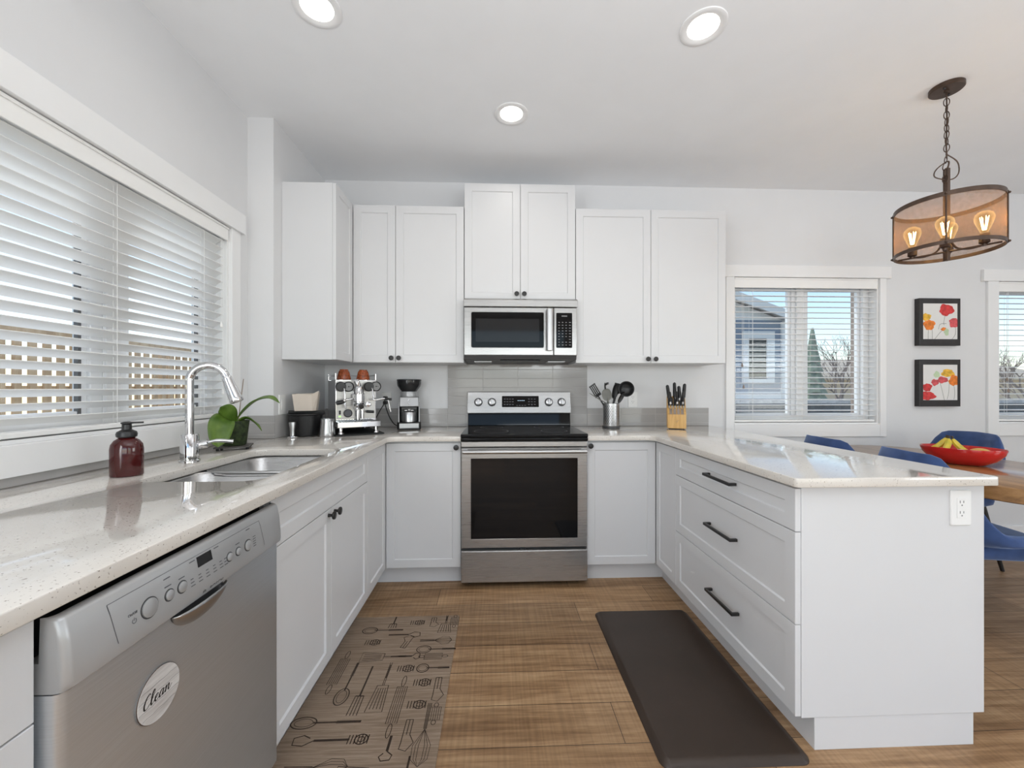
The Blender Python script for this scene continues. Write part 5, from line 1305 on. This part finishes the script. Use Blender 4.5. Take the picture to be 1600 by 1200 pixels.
# ================================================================== FLOOR MATS
# printed kitchen rug
rx0, rx1, ry0, ry1, rh = -0.731, -0.192, 0.93, 2.145, 0.006
mb = MB(); mb.loft([[(a, b, z) for a, b in rrect(rx0 + i, rx1 - i, ry0 + i, ry1 - i, 0.006, 3)] for i, z in ((0, 0.0005), (0, rh - 0.0015), (0.0015, rh))])
mb.mi = 1
def ink(cx, cy, rot, kind, L=0.16):
    c_, s_ = math.cos(rot), math.sin(rot)
    T = lambda x, y: (cx + x*c_ - y*s_, cy + x*s_ + y*c_)
    z = rh + 0.0004; wl = 0.0026
    def ln(pts, wdt=wl): mb.stroke([T(*p) for p in pts], wdt, z)
    def oval(x, y, a, b, wdt=wl, n=20): ln([(x + a*math.cos(2*PI*i/n), y + b*math.sin(2*PI*i/n)) for i in range(n+1)], wdt)
    h = L/2
    if kind == 'spoon':
        ln([(-h, 0.0), (h*0.35, 0.0)], 0.006); oval(h*0.62, 0, h*0.36, 0.026, 0.004); oval(h*0.62, 0, h*0.26, 0.017, 0.002)
        ln([(-h, 0.004), (-h*0.3, 0.005)], 0.002); ln([(-h, -0.004), (-h*0.3, -0.005)], 0.002)
    elif kind == 'fork':
        ln([(-h, 0), (h*0.25, 0)], 0.007); ln([(h*0.25, -0.016), (h*0.25, 0.016)], 0.005)
        for k in (-0.016, -0.005, 0.005, 0.016): ln([(h*0.25, k), (h*0.95, k*1.15)], 0.0032)
    elif kind == 'turner':
        ln([(-h, 0.004), (0, 0.003)], 0.0025); ln([(-h, -0.004), (0, -0.003)], 0.0025); ln([(-h*0.9, 0), (-h*0.3, 0)], 0.004)
        ln([(0.0, -0.022), (h, -0.032), (h, 0.032), (0.0, 0.022), (0.0, -0.022)], 0.003)
        for k in (-0.014, -0.004, 0.006, 0.016): ln([(h*0.12, k*0.9), (h*0.9, k*1.3)], 0.0028)
    elif kind == 'whisk':
        ln([(-h, 0.006), (-h*0.1, 0.004)], 0.003); ln([(-h, -0.006), (-h*0.1, -0.004)], 0.003); ln([(-h, 0), (-h*0.1, 0)], 0.003)
        for k in (0.010, 0.020, 0.030): ln([(-h*0.1, 0), (h*0.4, k), (h*0.8, k*0.9), (h, 0), (h*0.8, -k*0.9), (h*0.4, -k), (-h*0.1, 0)], 0.0018)
    elif kind == 'pin':
        ln([(-h*0.6, -0.02), (h*0.6, -0.02), (h*0.6, 0.02), (-h*0.6, 0.02), (-h*0.6, -0.02)], 0.0025)
        for k in (-0.012, -0.004, 0.004, 0.012): ln([(-h*0.58, k), (h*0.58, k)], 0.0022)
        oval(h*0.8, 0, h*0.2, 0.008); oval(-h*0.8, 0, h*0.2, 0.008)
    elif kind == 'opener':
        ln([(-h, 0), (h*0.2, 0)], 0.009); ln([(h*0.2, 0), (h*0.5, 0.02), (h*0.85, 0.015), (h*0.9, -0.012), (h*0.6, -0.022), (h*0.35, -0.010)], 0.004)
    elif kind == 'grinder':
        for k in range(-3, 4): ln([(k*0.011, -0.018), (k*0.011, 0.018)], 0.0035)
        oval(0.01, 0, 0.022, 0.020, 0.004); oval(0.01, 0, 0.010, 0.010, 0.003)
    elif kind == 'peeler':
        ln([(-h*0.7, -0.012), (-h*0.7, 0.012)], 0.003)
        for k in (-0.012, 0.0, 0.012): ln([(-h*0.7, k), (h*0.1, k)], 0.003)
        ln([(h*0.1, 0.012), (h*0.5, 0.030), (h*0.9, 0.010), (h*0.8, -0.014), (h*0.5, -0.012), (h*0.1, -0.012)], 0.003)
D = R(-90)
items = [(-0.52, 2.09, D, 'fork', .10), (-0.40, 2.085, 0, 'grinder', .1), (-0.32, 2.09, D, 'peeler', .10), (-0.255, 2.07, D, 'turner', .15), (-0.212, 2.09, D, 'pin', .11),
 (-0.56, 2.025, PI, 'spoon', .20), (-0.44, 1.985, 0, 'opener', .16), (-0.58, 1.93, 0, 'grinder', .12), (-0.42, 1.925, R(75), 'peeler', .12), (-0.285, 1.935, 0, 'whisk', .15),
 (-0.275, 1.87, PI, 'spoon', .18), (-0.50, 1.825, PI, 'turner', .20), (-0.385, 1.825, 0, 'opener', .10), (-0.28, 1.82, 0, 'pin', .13), (-0.665, 1.74, D, 'pin', .26),
 (-0.385, 1.745, 0, 'grinder', .1), (-0.27, 1.745, PI, 'spoon', .14), (-0.60, 1.67, D, 'spoon', .24), (-0.53, 1.63, D, 'fork', .27), (-0.455, 1.65, D, 'turner', .27),
 (-0.375, 1.55, D, 'pin', .30), (-0.30, 1.66, 0, 'grinder', .10), (-0.235, 1.63, D, 'peeler', .16), (-0.30, 1.545, 0, 'grinder', .10), (-0.225, 1.50, D, 'pin', .10),
 (-0.61, 1.475, PI, 'spoon', .25), (-0.47, 1.40, 0, 'grinder', .12), (-0.36, 1.36, D, 'opener', .10), (-0.31, 1.42, D, 'peeler', .16), (-0.25, 1.42, D, 'whisk', .26),
 (-0.60, 1.40, PI, 'opener', .2), (-0.57, 1.30, 0, 'whisk', .2), (-0.40, 1.27, PI, 'turner', .2), (-0.28, 1.22, D, 'fork', .22), (-0.60, 1.18, D, 'turner', .2), (-0.45, 1.10, 0, 'pin', .2), (-0.30, 1.05, PI, 'spoon', .2), (-0.62, 1.02, 0, 'grinder', .1)]
for it in items: ink(*it)
rug = mb.build('kitchen_rug', ['rug', 'rug_ink'], smooth=False)
tag(rug, 'brown rug printed with kitchen utensils, in front of the sink cabinet', 'rug')
# anti-fatigue mat
mx0, mx1, my0, my1 = 0.524, 1.018, 1.252, 2.150
mb = MB(); mb.loft([[(a, b, z) for a, b in rrect(mx0 + i, mx1 - i, my0 + i, my1 - i, max(0.035 - i, 0.008), 6)] for i, z in ((0, 0.0006), (0.001, 0.004), (0.020, 0.0165), (0.026, 0.018), (0.034, 0.018))])
tag(mb.build('floor_mat', 'mat', angle=60), 'dark brown cushioned floor mat in front of the peninsula drawers', 'mat')

# ================================================================== DINING CORNER
TZ = 0.765
TX0, TX1, TY0, TY1 = 2.235, 3.12, 1.50, 3.02
t = thing('dining_table', 'varnished wooden dining table with rounded corners, pushed near the window wall', 'table', (2.68, 2.26, 0))
mb = MB(); mb.loft([[(a, b, z) for a, b in rrect(TX0 + i, TX1 - i, TY0 + i, TY1 - i, 0.35, 10)] for i, z in ((0.004, TZ - 0.068), (0, TZ - 0.064), (0, TZ - 0.004), (0.004, TZ))])
mb.build('tabletop', 'table_wood', t, angle=40)
for a in (2.47, 2.95):
    for b in (1.70, 2.78):
        sg = 1 if b > 2.3 else -1
        MB().tube([(a, b, TZ - 0.069), (a + (0.03 if a > 2.7 else -0.03), b + sg*0.03, 0.001)], [0.032, 0.022], 16).build('leg', 'black', t)
def chair(label, x, y, rz):
    Mx = place((x, y, 0), rz)          # local +x is the way the chair faces
    t = thing('dining_chair', label, 'chair', (x, y, 0), 'blue velvet dining chairs')
    # seat pad
    mb = MB(Mx); pts = rrect(-0.23, 0.25, -0.235, 0.235, 0.10, 6)
    mb.loft([[(a*k, b*k, z) for a, b in pts] for k, z in ((0.86, 0.425), (0.94, 0.437), (0.96, 0.460), (0.95, 0.485), (0.90, 0.500), (0.78, 0.506))])
    mb.build('seat', 'velvet', t, angle=80)
    # curved upholstered backrest
    grid_o, grid_i = [], []
    N = 28
    for i in range(N + 1):
        u = -1 + 2*i/N
        a = u*R(112)
        cx_, cy_ = -0.275 + 0.245*(1 - math.cos(a)), 0.268*math.sin(a)
        sm_ = min(1, max(0, (abs(u) - 0.30)/0.48)); top = 0.895 - 0.02*abs(u) - 0.32*sm_*sm_*(3 - 2*sm_)
        bot = 0.490 + 0.030*abs(u)**3
        nx, ny = math.cos(a), -math.sin(a)
        col_o, col_i = [], []
        for j in range(9):
            v = j/8; z = bot + (top - bot)*v
            th = 0.030*max(0.15, (1 - (2*v - 1)**6))*max(0.25, 1 - abs(u)**10)
            lean = -0.055*(v - 0.35)
            bx_, by_ = cx_ + lean, cy_
            col_o.append((bx_ - nx*th, by_ - ny*th, z)); col_i.append((bx_ + nx*th, by_ + ny*th, z))
        grid_o.append(col_o); grid_i.append(col_i)
    mb = MB(Mx); mb.loft([o_ + i_[::-1] for o_, i_ in zip(grid_o, grid_i)])
    mb.build('backrest', 'velvet', t, angle=80)
    mb = MB(Mx)
    for s_ in (-0.10, 0.10): mb.tube([(-0.19, s_, 0.445), (-0.245, s_, 0.48), (-0.262, s_, 0.54)], 0.012, 10)
    mb.build('back_bracket', 'black', t)
    for a, b in ((0.16, 0.16), (0.16, -0.16), (-0.15, 0.16), (-0.15, -0.16)):
        MB(Mx).tube([(a, b, 0.430), (a*1.55, b*1.30, 0.0008)], [0.017, 0.0105], 14).build('leg', 'black', t)
chair('blue velvet dining chair left of the fruit bowl, its back to the peninsula', 2.35, 1.935, R(-9))
chair('blue velvet dining chair on the peninsula side of the table, closest to the window', 2.37, 2.495, R(-4))
chair('blue velvet dining chair beyond the fruit bowl, facing the peninsula', 3.10, 2.74, R(180))

# fruit bowl
fbx, fby = 2.70, 2.24
BW = place((fbx, fby, TZ), R(-50))
prof = [(0.11, 0.0008), (0.15, 0.004), (0.215, 0.030), (0.255, 0.062), (0.268, 0.086), (0.266, 0.092), (0.258, 0.090), (0.245, 0.066), (0.205, 0.038), (0.14, 0.014), (0.002, 0.010)]
bowl_o = MB(BW).lathe([(r_*0.645, h_*1.06) for r_, h_ in prof], n=56, sx=1.0, sy=0.74).build('fruit_bowl', 'red_glaze', angle=70)
tag(bowl_o, 'glossy red oval fruit bowl on the dining table', 'bowl')
def banana(label, x, y, z, rz, side):
    p0 = BW @ Vector((x, y, z))
    t = thing('banana', label, 'banana', p0, 'bananas in the red bowl')
    mtx = BW @ Matrix.Translation((x, y, z)) @ Matrix.Rotation(rz, 4, 'Z') @ Matrix.Scale(0.80, 4)
    path = smooth_path([(0.135*math.cos(R(a)) - 0.06, 0, 0.125*math.sin(R(a)) - 0.012) for a in (12, 35, 60, 85, 102)], 5)
    path = smooth_path([(0.118, 0, 0.018), (0.095, side*0.004, 0.034), (0.060, side*0.006, 0.062), (0.028, side*0.004, 0.098), (0.012, 0, 0.128)], 6)
    n_ = len(path)
    rr_ = [0.006 + 0.0125*min(1, (i/n_)*5)*min(1, ((n_ - i)/n_)*4.0) for i in range(n_)]
    MB(mtx).tube(path, rr_, 7).build('fruit', 'banana', t, angle=25)
    MB(mtx).tube([(0.013, 0, 0.125), (0.007, 0, 0.150)], [0.0062, 0.0075], 8).build('stem', 'banana_tip', t)
banana('yellow banana leaning left in the red bowl, farthest from the mango', -0.052, 0.006, 0.042, R(188), 1)
banana('yellow green banana standing at the front of the bunch in the red bowl', -0.048, -0.004, 0.040, R(-112), 1)
banana('banana of the bunch in the red bowl lying towards the mango', -0.044, 0.008, 0.038, R(-18), -1)
mg_ = BW @ Vector((0.070, -0.012, 0.070))
o = MB(place(mg_, R(-40))).ball((0, 0, 0), 0.048, 0.036, 0.030, 24, 14).build('mango', 'mango', angle=80)
tag(o, 'yellow orange mango lying in the red bowl right of the bananas', 'fruit')

# poppy pictures
def picture(label, cx, z0, z1, flowers, stems, extras=()):
    xa, xb = 3.334, 3.672
    t = thing('framed_picture', label, 'picture', (cx, YB, (z0 + z1)/2), 'poppy pictures on the wall')
    yf = YB - 0.040
    mb = MB(place((0, yf, 0), u=(1, 0, 0), v=(0, 0, 1), n=(0, -1, 0)))
    ia, ib, ja, jb = xa + 0.029, xb - 0.024, z0 + 0.050, z1 - 0.041
    rg = lambda a, b, c, d, n: [(a, c, n), (b, c, n), (b, d, n), (a, d, n)]
    mb.loft([rg(xa, xb, z0, z1, -0.0395), rg(xa, xb, z0, z1, -0.002), rg(xa + 0.002, xb - 0.002, z0 + 0.002, z1 - 0.002, 0), rg(ia, ib, ja, jb, 0), rg(ia, ib, ja, jb, -0.003)], cap1=False)
    mb.build('frame', 'frame_black', t, smooth=False)
    cv = MB().box(ia, ib, yf + 0.0025, yf + 0.010, ja, jb).build('canvas', 'paper', t, smooth=False)
    w_, h_ = ib - ia, jb - ja
    P = place((ia, yf + 0.0025, ja), u=(1, 0, 0), v=(0, 0, 1), n=(0, -1, 0))
    k = 0
    for pts, mat in stems:
        k += 1
        MB(P).stroke([(p.x*w_, p.y*h_) for p in smooth_path([(a, b, 0) for a, b in pts], 8)], 0.0028, 0.0003 + 0.00004*k).build('painted_stem', mat, cv)
    for (cx_, cy_, rx_, ry_, seed, mat) in flowers:
        k += 1; rnd = random.Random(seed)
        pts = []
        ph = [rnd.uniform(0, 6.28) for _ in range(3)]
        for i in range(36):
            a = 2*PI*i/36; m_ = 1 + 0.09*math.sin(3*a + ph[0]) + 0.07*math.sin(5*a + ph[1]) + 0.04*math.sin(9*a + ph[2])
            pts.append((min(max((cx_ + rx_*m_*math.cos(a))*w_, 0.0005), w_ - 0.0005), min(max((cy_ + ry_*m_*math.sin(a))*h_, 0.0005), h_ - 0.0005)))
        MB(P).disc(pts, 0.0003 + 0.00004*k).build('painted_flower', mat, cv)
picture('black framed print of one large red poppy above orange ones, the upper of two', 3.503, 1.541, 1.914,
    [(0.10, 0.62, 0.13, 0.10, 1, 'petal_yellow'), (0.18, 0.40, 0.17, 0.14, 2, 'petal_orange'), (0.68, 0.82, 0.21, 0.16, 3, 'petal_red'), (0.92, 0.46, 0.17, 0.13, 4, 'petal_rose'), (0.60, 0.28, 0.08, 0.05, 5, 'petal_orange'), (0.68, 0.20, 0.07, 0.10, 6, 'green_paint')],
    [([(0.15, 0.0), (0.15, 0.15), (0.16, 0.3)], 'stem_paint'), ([(0.27, 0.0), (0.27, 0.2), (0.25, 0.34)], 'stem_paint'), ([(0.64, 0.68), (0.60, 0.45), (0.62, 0.40)], 'stem_paint'), ([(0.84, 0.0), (0.94, 0.15), (0.94, 0.36)], 'stem_paint'), ([(0.34, 0.0), (0.47, 0.16), (0.58, 0.27)], 'stem_paint'), ([(0.45, 0.28), (0.50, 0.42), (0.68, 0.44)], 'stem_paint')])
picture('black framed print of small red poppies in a row, the lower of two', 3.503, 1.060, 1.431,
    [(0.72, 0.76, 0.19, 0.11, 11, 'petal_yellow'), (0.90, 0.55, 0.15, 0.15, 12, 'petal_orange'), (0.57, 0.57, 0.15, 0.09, 13, 'petal_rose'), (0.35, 0.50, 0.11, 0.09, 14, 'petal_rose'), (0.12, 0.36, 0.14, 0.11, 15, 'petal_red'), (0.14, 0.12, 0.22, 0.12, 16, 'petal_red'), (0.40, 0.72, 0.09, 0.09, 17, 'green_paint')],
    [([(0.62, 0.0), (0.56, 0.25), (0.50, 0.48)], 'stem_paint'), ([(0.70, 0.02), (0.75, 0.25), (0.76, 0.55)], 'stem_paint'), ([(0.90, 0.02), (0.92, 0.2), (0.90, 0.4)], 'stem_paint')])

# pendant
pcx, pcy = 2.34, 2.01
t = thing('pendant_light', 'bronze drum pendant light with wire mesh shade hanging over the table', 'pendant light', (pcx, pcy, ZC))
MB().lathe([(0.068, -0.0008), (0.068, -0.018), (0.064, -0.022), (0.010, -0.0225), (0.009, -0.030), (0.001, -0.030)], (pcx, pcy, ZC), n=40).build('canopy', 'bronze', t)
mb = MB()
for a in (R(30), R(210)): mb.ball((pcx + 0.040*math.cos(a), pcy + 0.040*math.sin(a), ZC - 0.024), 0.006, n=10, m=6)
mb.build('canopy_screw', 'black', t)
def link(mb, c, ang, tilt=0.0, a=0.021, b=0.011, r_=0.0021):
    m_ = Matrix.Translation(c) @ Matrix.Rotation(ang, 4, 'Z') @ Matrix.Rotation(tilt, 4, 'Y')
    mb.tube([m_ @ Vector((b*math.cos(2*PI*i/18)*(1.0), 0, a*math.sin(2*PI*i/18))) for i in range(18)], r_, 6, True)
z = ZC - 0.045; k = 0
while z > 2.40:
    link(mb2 := MB(), (pcx, pcy, z), R(40 + 90*(k % 2) + 9*k)); mb2.build('chain_link', 'bronze', t)
    z -= 0.034; k += 1
for c_, a_, tl in (((pcx - 0.016, pcy - 0.01, 2.385), R(20), R(25)), ((pcx - 0.022, pcy - 0.014, 2.352), R(100), R(-15)), ((pcx - 0.024, pcy - 0.015, 2.318), R(30), R(10)), ((pcx - 0.026, pcy - 0.016, 2.284), R(110), 0)):
    link(mb2 := MB(), c_, a_, tl); mb2.build('chain_link', 'bronze', t)
MB().tube([(pcx, pcy, ZC - 0.03), (pcx + 0.002, pcy, 2.60), (pcx - 0.002, pcy, 2.48), (pcx, pcy, 2.41)], 0.0032, 8).build('wire', 'bronze', t)
MB().tube(smooth_path([(pcx, pcy, 2.42), (pcx + 0.035, pcy - 0.02, 2.37), (pcx + 0.038, pcy - 0.022, 2.31), (pcx + 0.012, pcy - 0.008, 2.285), (pcx - 0.04, pcy + 0.02, 2.31), (pcx - 0.035, pcy + 0.018, 2.35), (pcx + 0.01, pcy, 2.385), (pcx + 0.006, pcy, 2.34)], 6), 0.0028, 8).build('wire_loop', 'bronze', t)
zb, zt = 1.917, 2.152
ra, rb = 0.205, 0.20
MB().box(pcx - 0.008, pcx + 0.008, pcy - 0.011, pcy + 0.011, 1.868, 2.345).build('centre_bar', 'bronze', t, bevel=0.001)
def oval_ring(z0_, z1_, inset=0.0, th=0.004):
    n = 72; mb = MB()
    rings = []
    for off, z in ((0, z0_), (0, z1_), (-th, z1_), (-th, z0_)):
        rings.append([(pcx + (ra - inset + off)*math.cos(2*PI*i/n), pcy + (rb - inset + off)*math.sin(2*PI*i/n), z) for i in range(n)])
    return mb.loft(rings, closed=True)
oval_ring(zt - 0.011, zt + 0.011).build('top_hoop', 'bronze', t)
oval_ring(zb - 0.009, zb + 0.009).build('bottom_hoop', 'bronze', t)
n = 72; mb = MB(); g = [[(pcx + (ra - 0.0025)*math.cos(2*PI*i/n), pcy + (rb - 0.0025)*math.sin(2*PI*i/n), z) for i in range(n + 1)] for z in (zb, zt)]
mb.sheet(g); bmesh.ops.remove_doubles(mb.bm, verts=mb.bm.verts, dist=1e-5); sh = mb.build('mesh_shade', 'mesh_shade', t)
sm = sh.modifiers.new('thickness', 'SOLIDIFY'); sm.thickness = 0.0008
for ang in (0, 90, 180, 270):
    a = R(ang + 41)
    x, y = pcx + ra*math.cos(a), pcy + rb*math.sin(a)
    o = MB().tube([(x, y, zb - 0.009), (x, y, zt + 0.011)], 0.0035, 8).build('strap', 'bronze', t)
    mb = MB()
    for z in (zb, zt): mb.ball((pcx + (ra + 0.005)*math.cos(a), pcy + (rb + 0.005)*math.sin(a), z), 0.006, n=10, m=6)
    mb.build('stud', 'bronze', o)
cdir = Vector((0.0, 1.0, 0)); zarm = 1.905
MB().tube([(pcx + 0.185*math.cos(R(125)), pcy + 0.185*math.sin(R(125)), zarm + 0.008), (pcx + 0.185*math.cos(R(-55)), pcy + 0.185*math.sin(R(-55)), zarm + 0.008)], 0.0048, 8).build('cross_bar', 'bronze', t)
for ang in (125, -55, 35, 215):
    a = R(ang); rr_ = 0.128 if ang in (125, -55) else 0.062
    bx2, by2 = pcx + rr_*math.cos(a), pcy + rr_*math.sin(a)
    ux2, uy2 = math.cos(a), math.sin(a)
    if ang in (125, -55):
        MB().tube(smooth_path([(pcx + 0.012*ux2, pcy + 0.012*uy2, 1.975), (pcx + 0.035*ux2, pcy + 0.035*uy2, 1.925), (pcx + 0.08*ux2, pcy + 0.08*uy2, 1.908), (bx2, by2, 1.914)], 5), 0.0045, 8).build('arm', 'bronze', t)
    else:
        MB().tube(smooth_path([(pcx + 0.012*ux2, pcy + 0.012*uy2, 1.925), (pcx + 0.04*ux2, pcy + 0.04*uy2, 1.908), (bx2, by2, 1.914)], 5), 0.0045, 8).build('arm', 'bronze', t)
    MB().lathe([(0.008, 1.908), (0.010, 1.918), (0.0195, 1.924), (0.0195, 1.968), (0.016, 1.970)], (bx2, by2, 0), n=22).build('lamp_socket', 'bronze', t)
    bo = MB().lathe([(0.013, 1.971), (0.015, 1.980), (0.023, 2.000), (0.0345, 2.034), (0.036, 2.050), (0.031, 2.066), (0.018, 2.077), (0.0005, 2.080)], (bx2, by2, 0), n=24, caps=False).build('bulb', 'bulb', t)
    mb = MB()
    for q in range(6):
        b1, b2 = 2*PI*q/6, 2*PI*(q + 0.5)/6
        mb.tube([(bx2 + 0.006*math.cos(b1), by2 + 0.006*math.sin(b1), 1.988), (bx2 + 0.015*math.cos(b1), by2 + 0.015*math.sin(b1), 2.052), (bx2 + 0.006*math.cos(b2), by2 + 0.006*math.sin(b2), 1.988)], 0.0016, 6)
    mb.build('filament', 'filament', bo)
    light('bulb_lamp', 'POINT', (bx2, by2, 2.016), (0, 0, -1), 0.35, (1.0, 0.72, 0.42), shadow_soft_size=0.012)

# ================================================================== OUTSIDE THE WINDOWS
GZ = -0.75
struct(MB().box(-30, 45, YB + 0.4, 60, GZ - 0.2, GZ).build('ground', 'ground', smooth=False))
struct(MB().box(-30, XW0 - 0.4, -30, YB + 0.4, GZ - 0.2, GZ).build('ground', 'ground', smooth=False))
# lattice fence beyond the sink window
LX = -3.2
t = thing('lattice_fence', 'tan wooden fence of upright slats seen through the sink window blind', 'fence', (LX, 2.5, GZ))
MB().box(LX - 0.045, LX + 0.045, 0.2, 6.2, 1.555, 1.645).build('top_rail', 'fence_wood', t)
for z in (0.22, 1.16): MB().box(LX - 0.030, LX + 0.0, 0.2, 6.2, z, z + 0.06).build('rail', 'fence_wood', t)
y = 0.25
while y < 6.15:
    MB().box(LX + 0.0005, LX + 0.022, y, y + 0.043, GZ + 0.05, 1.554).build('slat', 'fence_wood', t); y += 0.091
for y in (0.25, 2.2, 4.15, 6.1): MB().box(LX - 0.125, LX - 0.031, y - 0.045, y + 0.045, GZ, 1.68).build('post', 'fence_wood', t)
# blue house
t = thing('neighbour_house', 'blue grey neighbouring house with white trim seen through the dining window', 'house', (6.2, 13, GZ))
MB().box(4.6, 8.0, 11.0, 18, GZ, 3.1).build('wall', 'blue_siding', t)
mb = MB(); mb.prism([(4.6, 3.1), (8.0, 3.1), (4.6, 4.35)], 11.0, 11.2, 'XZ'); mb.build('gable', 'white_siding', t)
mb = MB(); mb.loft([[(x, y, z + 0) for x, z in ((3.8, 4.65), (8.28, 3.08), (8.28, 3.22), (3.8, 4.80))] for y in (10.75, 18.4)]); mb.build('roof', 'shingle', t)
mb = MB(); mb.loft([[(x, y, z) for x, z in ((3.8, 4.56), (8.28, 2.99), (8.28, 3.22), (3.8, 4.80))] for y in (10.71, 10.749)]); mb.build('rake_board', 'white_siding', t)
mb = MB(); mb.box(7.95, 8.07, 10.93, 10.999, GZ, 3.05); mb.box(4.6, 7.949, 10.95, 10.999, 0.90, 1.10); mb.build('corner_trim', 'white_siding', t)
wf = MB(); wf.box(6.84, 7.74, 10.93, 10.999, 1.34, 1.46); wf.box(6.84, 7.74, 10.93, 10.999, 2.58, 2.78); wf.box(6.84, 7.0, 10.93, 10.999, 1.46, 2.58); wf.box(7.52, 7.74, 10.93, 10.999, 1.46, 2.58)
wo = wf.build('window', 'white_siding', t)
MB().box(7.0, 7.52, 10.97, 10.999, 1.46, 2.58).build('pane', 'dark_window', wo)
# fence behind the dining windows
t = thing('board_fence', 'dark grey board fence low in the dining window', 'fence', (6, 7.0, GZ))
MB().box(2.0, 16, 7.0, 7.03, GZ + 0.03, 0.93).build('boards', 'grey_fence', t)
MB().box(2.0, 16, 6.96, 7.07, 0.931, 0.985).build('cap_rail', 'shingle', t)
for x in (2.3, 4.7, 7.1, 9.5, 11.9, 14.3): MB().box(x - 0.05, x + 0.05, 7.031, 7.12, GZ, 0.93).build('post', 'grey_fence', t)
# post of the deck roof
o = MB().box(4.578, 4.662, 4.95, 5.05, GZ, 3.4).build('deck_post', 'post_wood', bevel=0.005)
tag(o, 'brown square deck post at the right of the dining window', 'post')
# tan house far away
t = thing('neighbour_house', 'tan neighbouring house beyond the bare tree', 'house', (17, 19, GZ))
MB().box(11.9, 27, 19, 26, GZ, 1.75).build('wall', 'tan_siding', t)
mb = MB(); mb.loft([[(11.4, 18.5, 1.75), (27.5, 18.5, 1.75), (27.5, 22.5, 2.85), (11.4, 22.5, 2.85)], [(11.4, 18.5, 1.60), (27.5, 18.5, 1.60), (27.5, 26.5, 1.60), (11.4, 26.5, 1.60)]]); mb.build('roof', 'tan_siding', t)
# trees
def bare_tree(label, x, y, h, seed):
    rnd = random.Random(seed)
    t = thing('bare_tree', label, 'tree', (x, y, GZ), 'bare trees outside')
    tr = MB(); br = MB()
    def grow(mb, p, d, L, r_, depth):
        q = p + d*L; mid = p + d*L*0.5 + Vector((rnd.uniform(-1, 1), rnd.uniform(-1, 1), 0))*L*0.05
        mb.tube([p, mid, q], [r_, r_*0.85, r_*0.65], 5)
        if depth == 0: return
        for _ in range(3 if depth > 2 else 2):
            nd = (d + Vector((rnd.uniform(-0.75, 0.75), rnd.uniform(-0.75, 0.75), rnd.uniform(-0.05, 0.5)))).normalized()
            grow(br, p.lerp(q, rnd.uniform(0.55, 1.0)), nd, L*rnd.uniform(0.6, 0.8), r_*0.58, depth - 1)
    grow(tr, Vector((x, y, GZ)), Vector((0.02, 0, 1)), h*0.30, 0.075, 6)
    tr.build('trunk', 'bark', t); br.build('branches', 'bark', t)
bare_tree('tall bare leafless tree in the right half of the dining window', 11.75, 13.5, 5.0, 5)
bare_tree('bare leafless tree behind the right edge window', 17.5, 12.5, 4.2, 9)
t = thing('evergreen_tree', 'dark evergreen tree beside the bare tree in the dining window', 'tree', (12.9, 16, GZ))
MB().cyl((12.9, 16, GZ), (12.9, 16, 0.6), 0.14, 0.10, 10).build('trunk', 'bark', t)
mb = MB(); rnd = random.Random(4)
for k in range(6):
    z0_ = 0.6 + k*0.42; r0_ = 0.55 - k*0.075; n = 18
    mb.loft([[(12.9 + r0_*(1 + 0.16*(i % 2) + rnd.uniform(-0.08, 0.08))*math.cos(2*PI*i/n), 16 + r0_*(1 + 0.16*(i % 2))*math.sin(2*PI*i/n), z0_ + rnd.uniform(-0.06, 0.06)) for i in range(n)], [(12.9 + 0.05*math.cos(2*PI*i/n), 16 + 0.05*math.sin(2*PI*i/n), z0_ + 0.95) for i in range(n)]])
mb.build('foliage', 'needles', t)
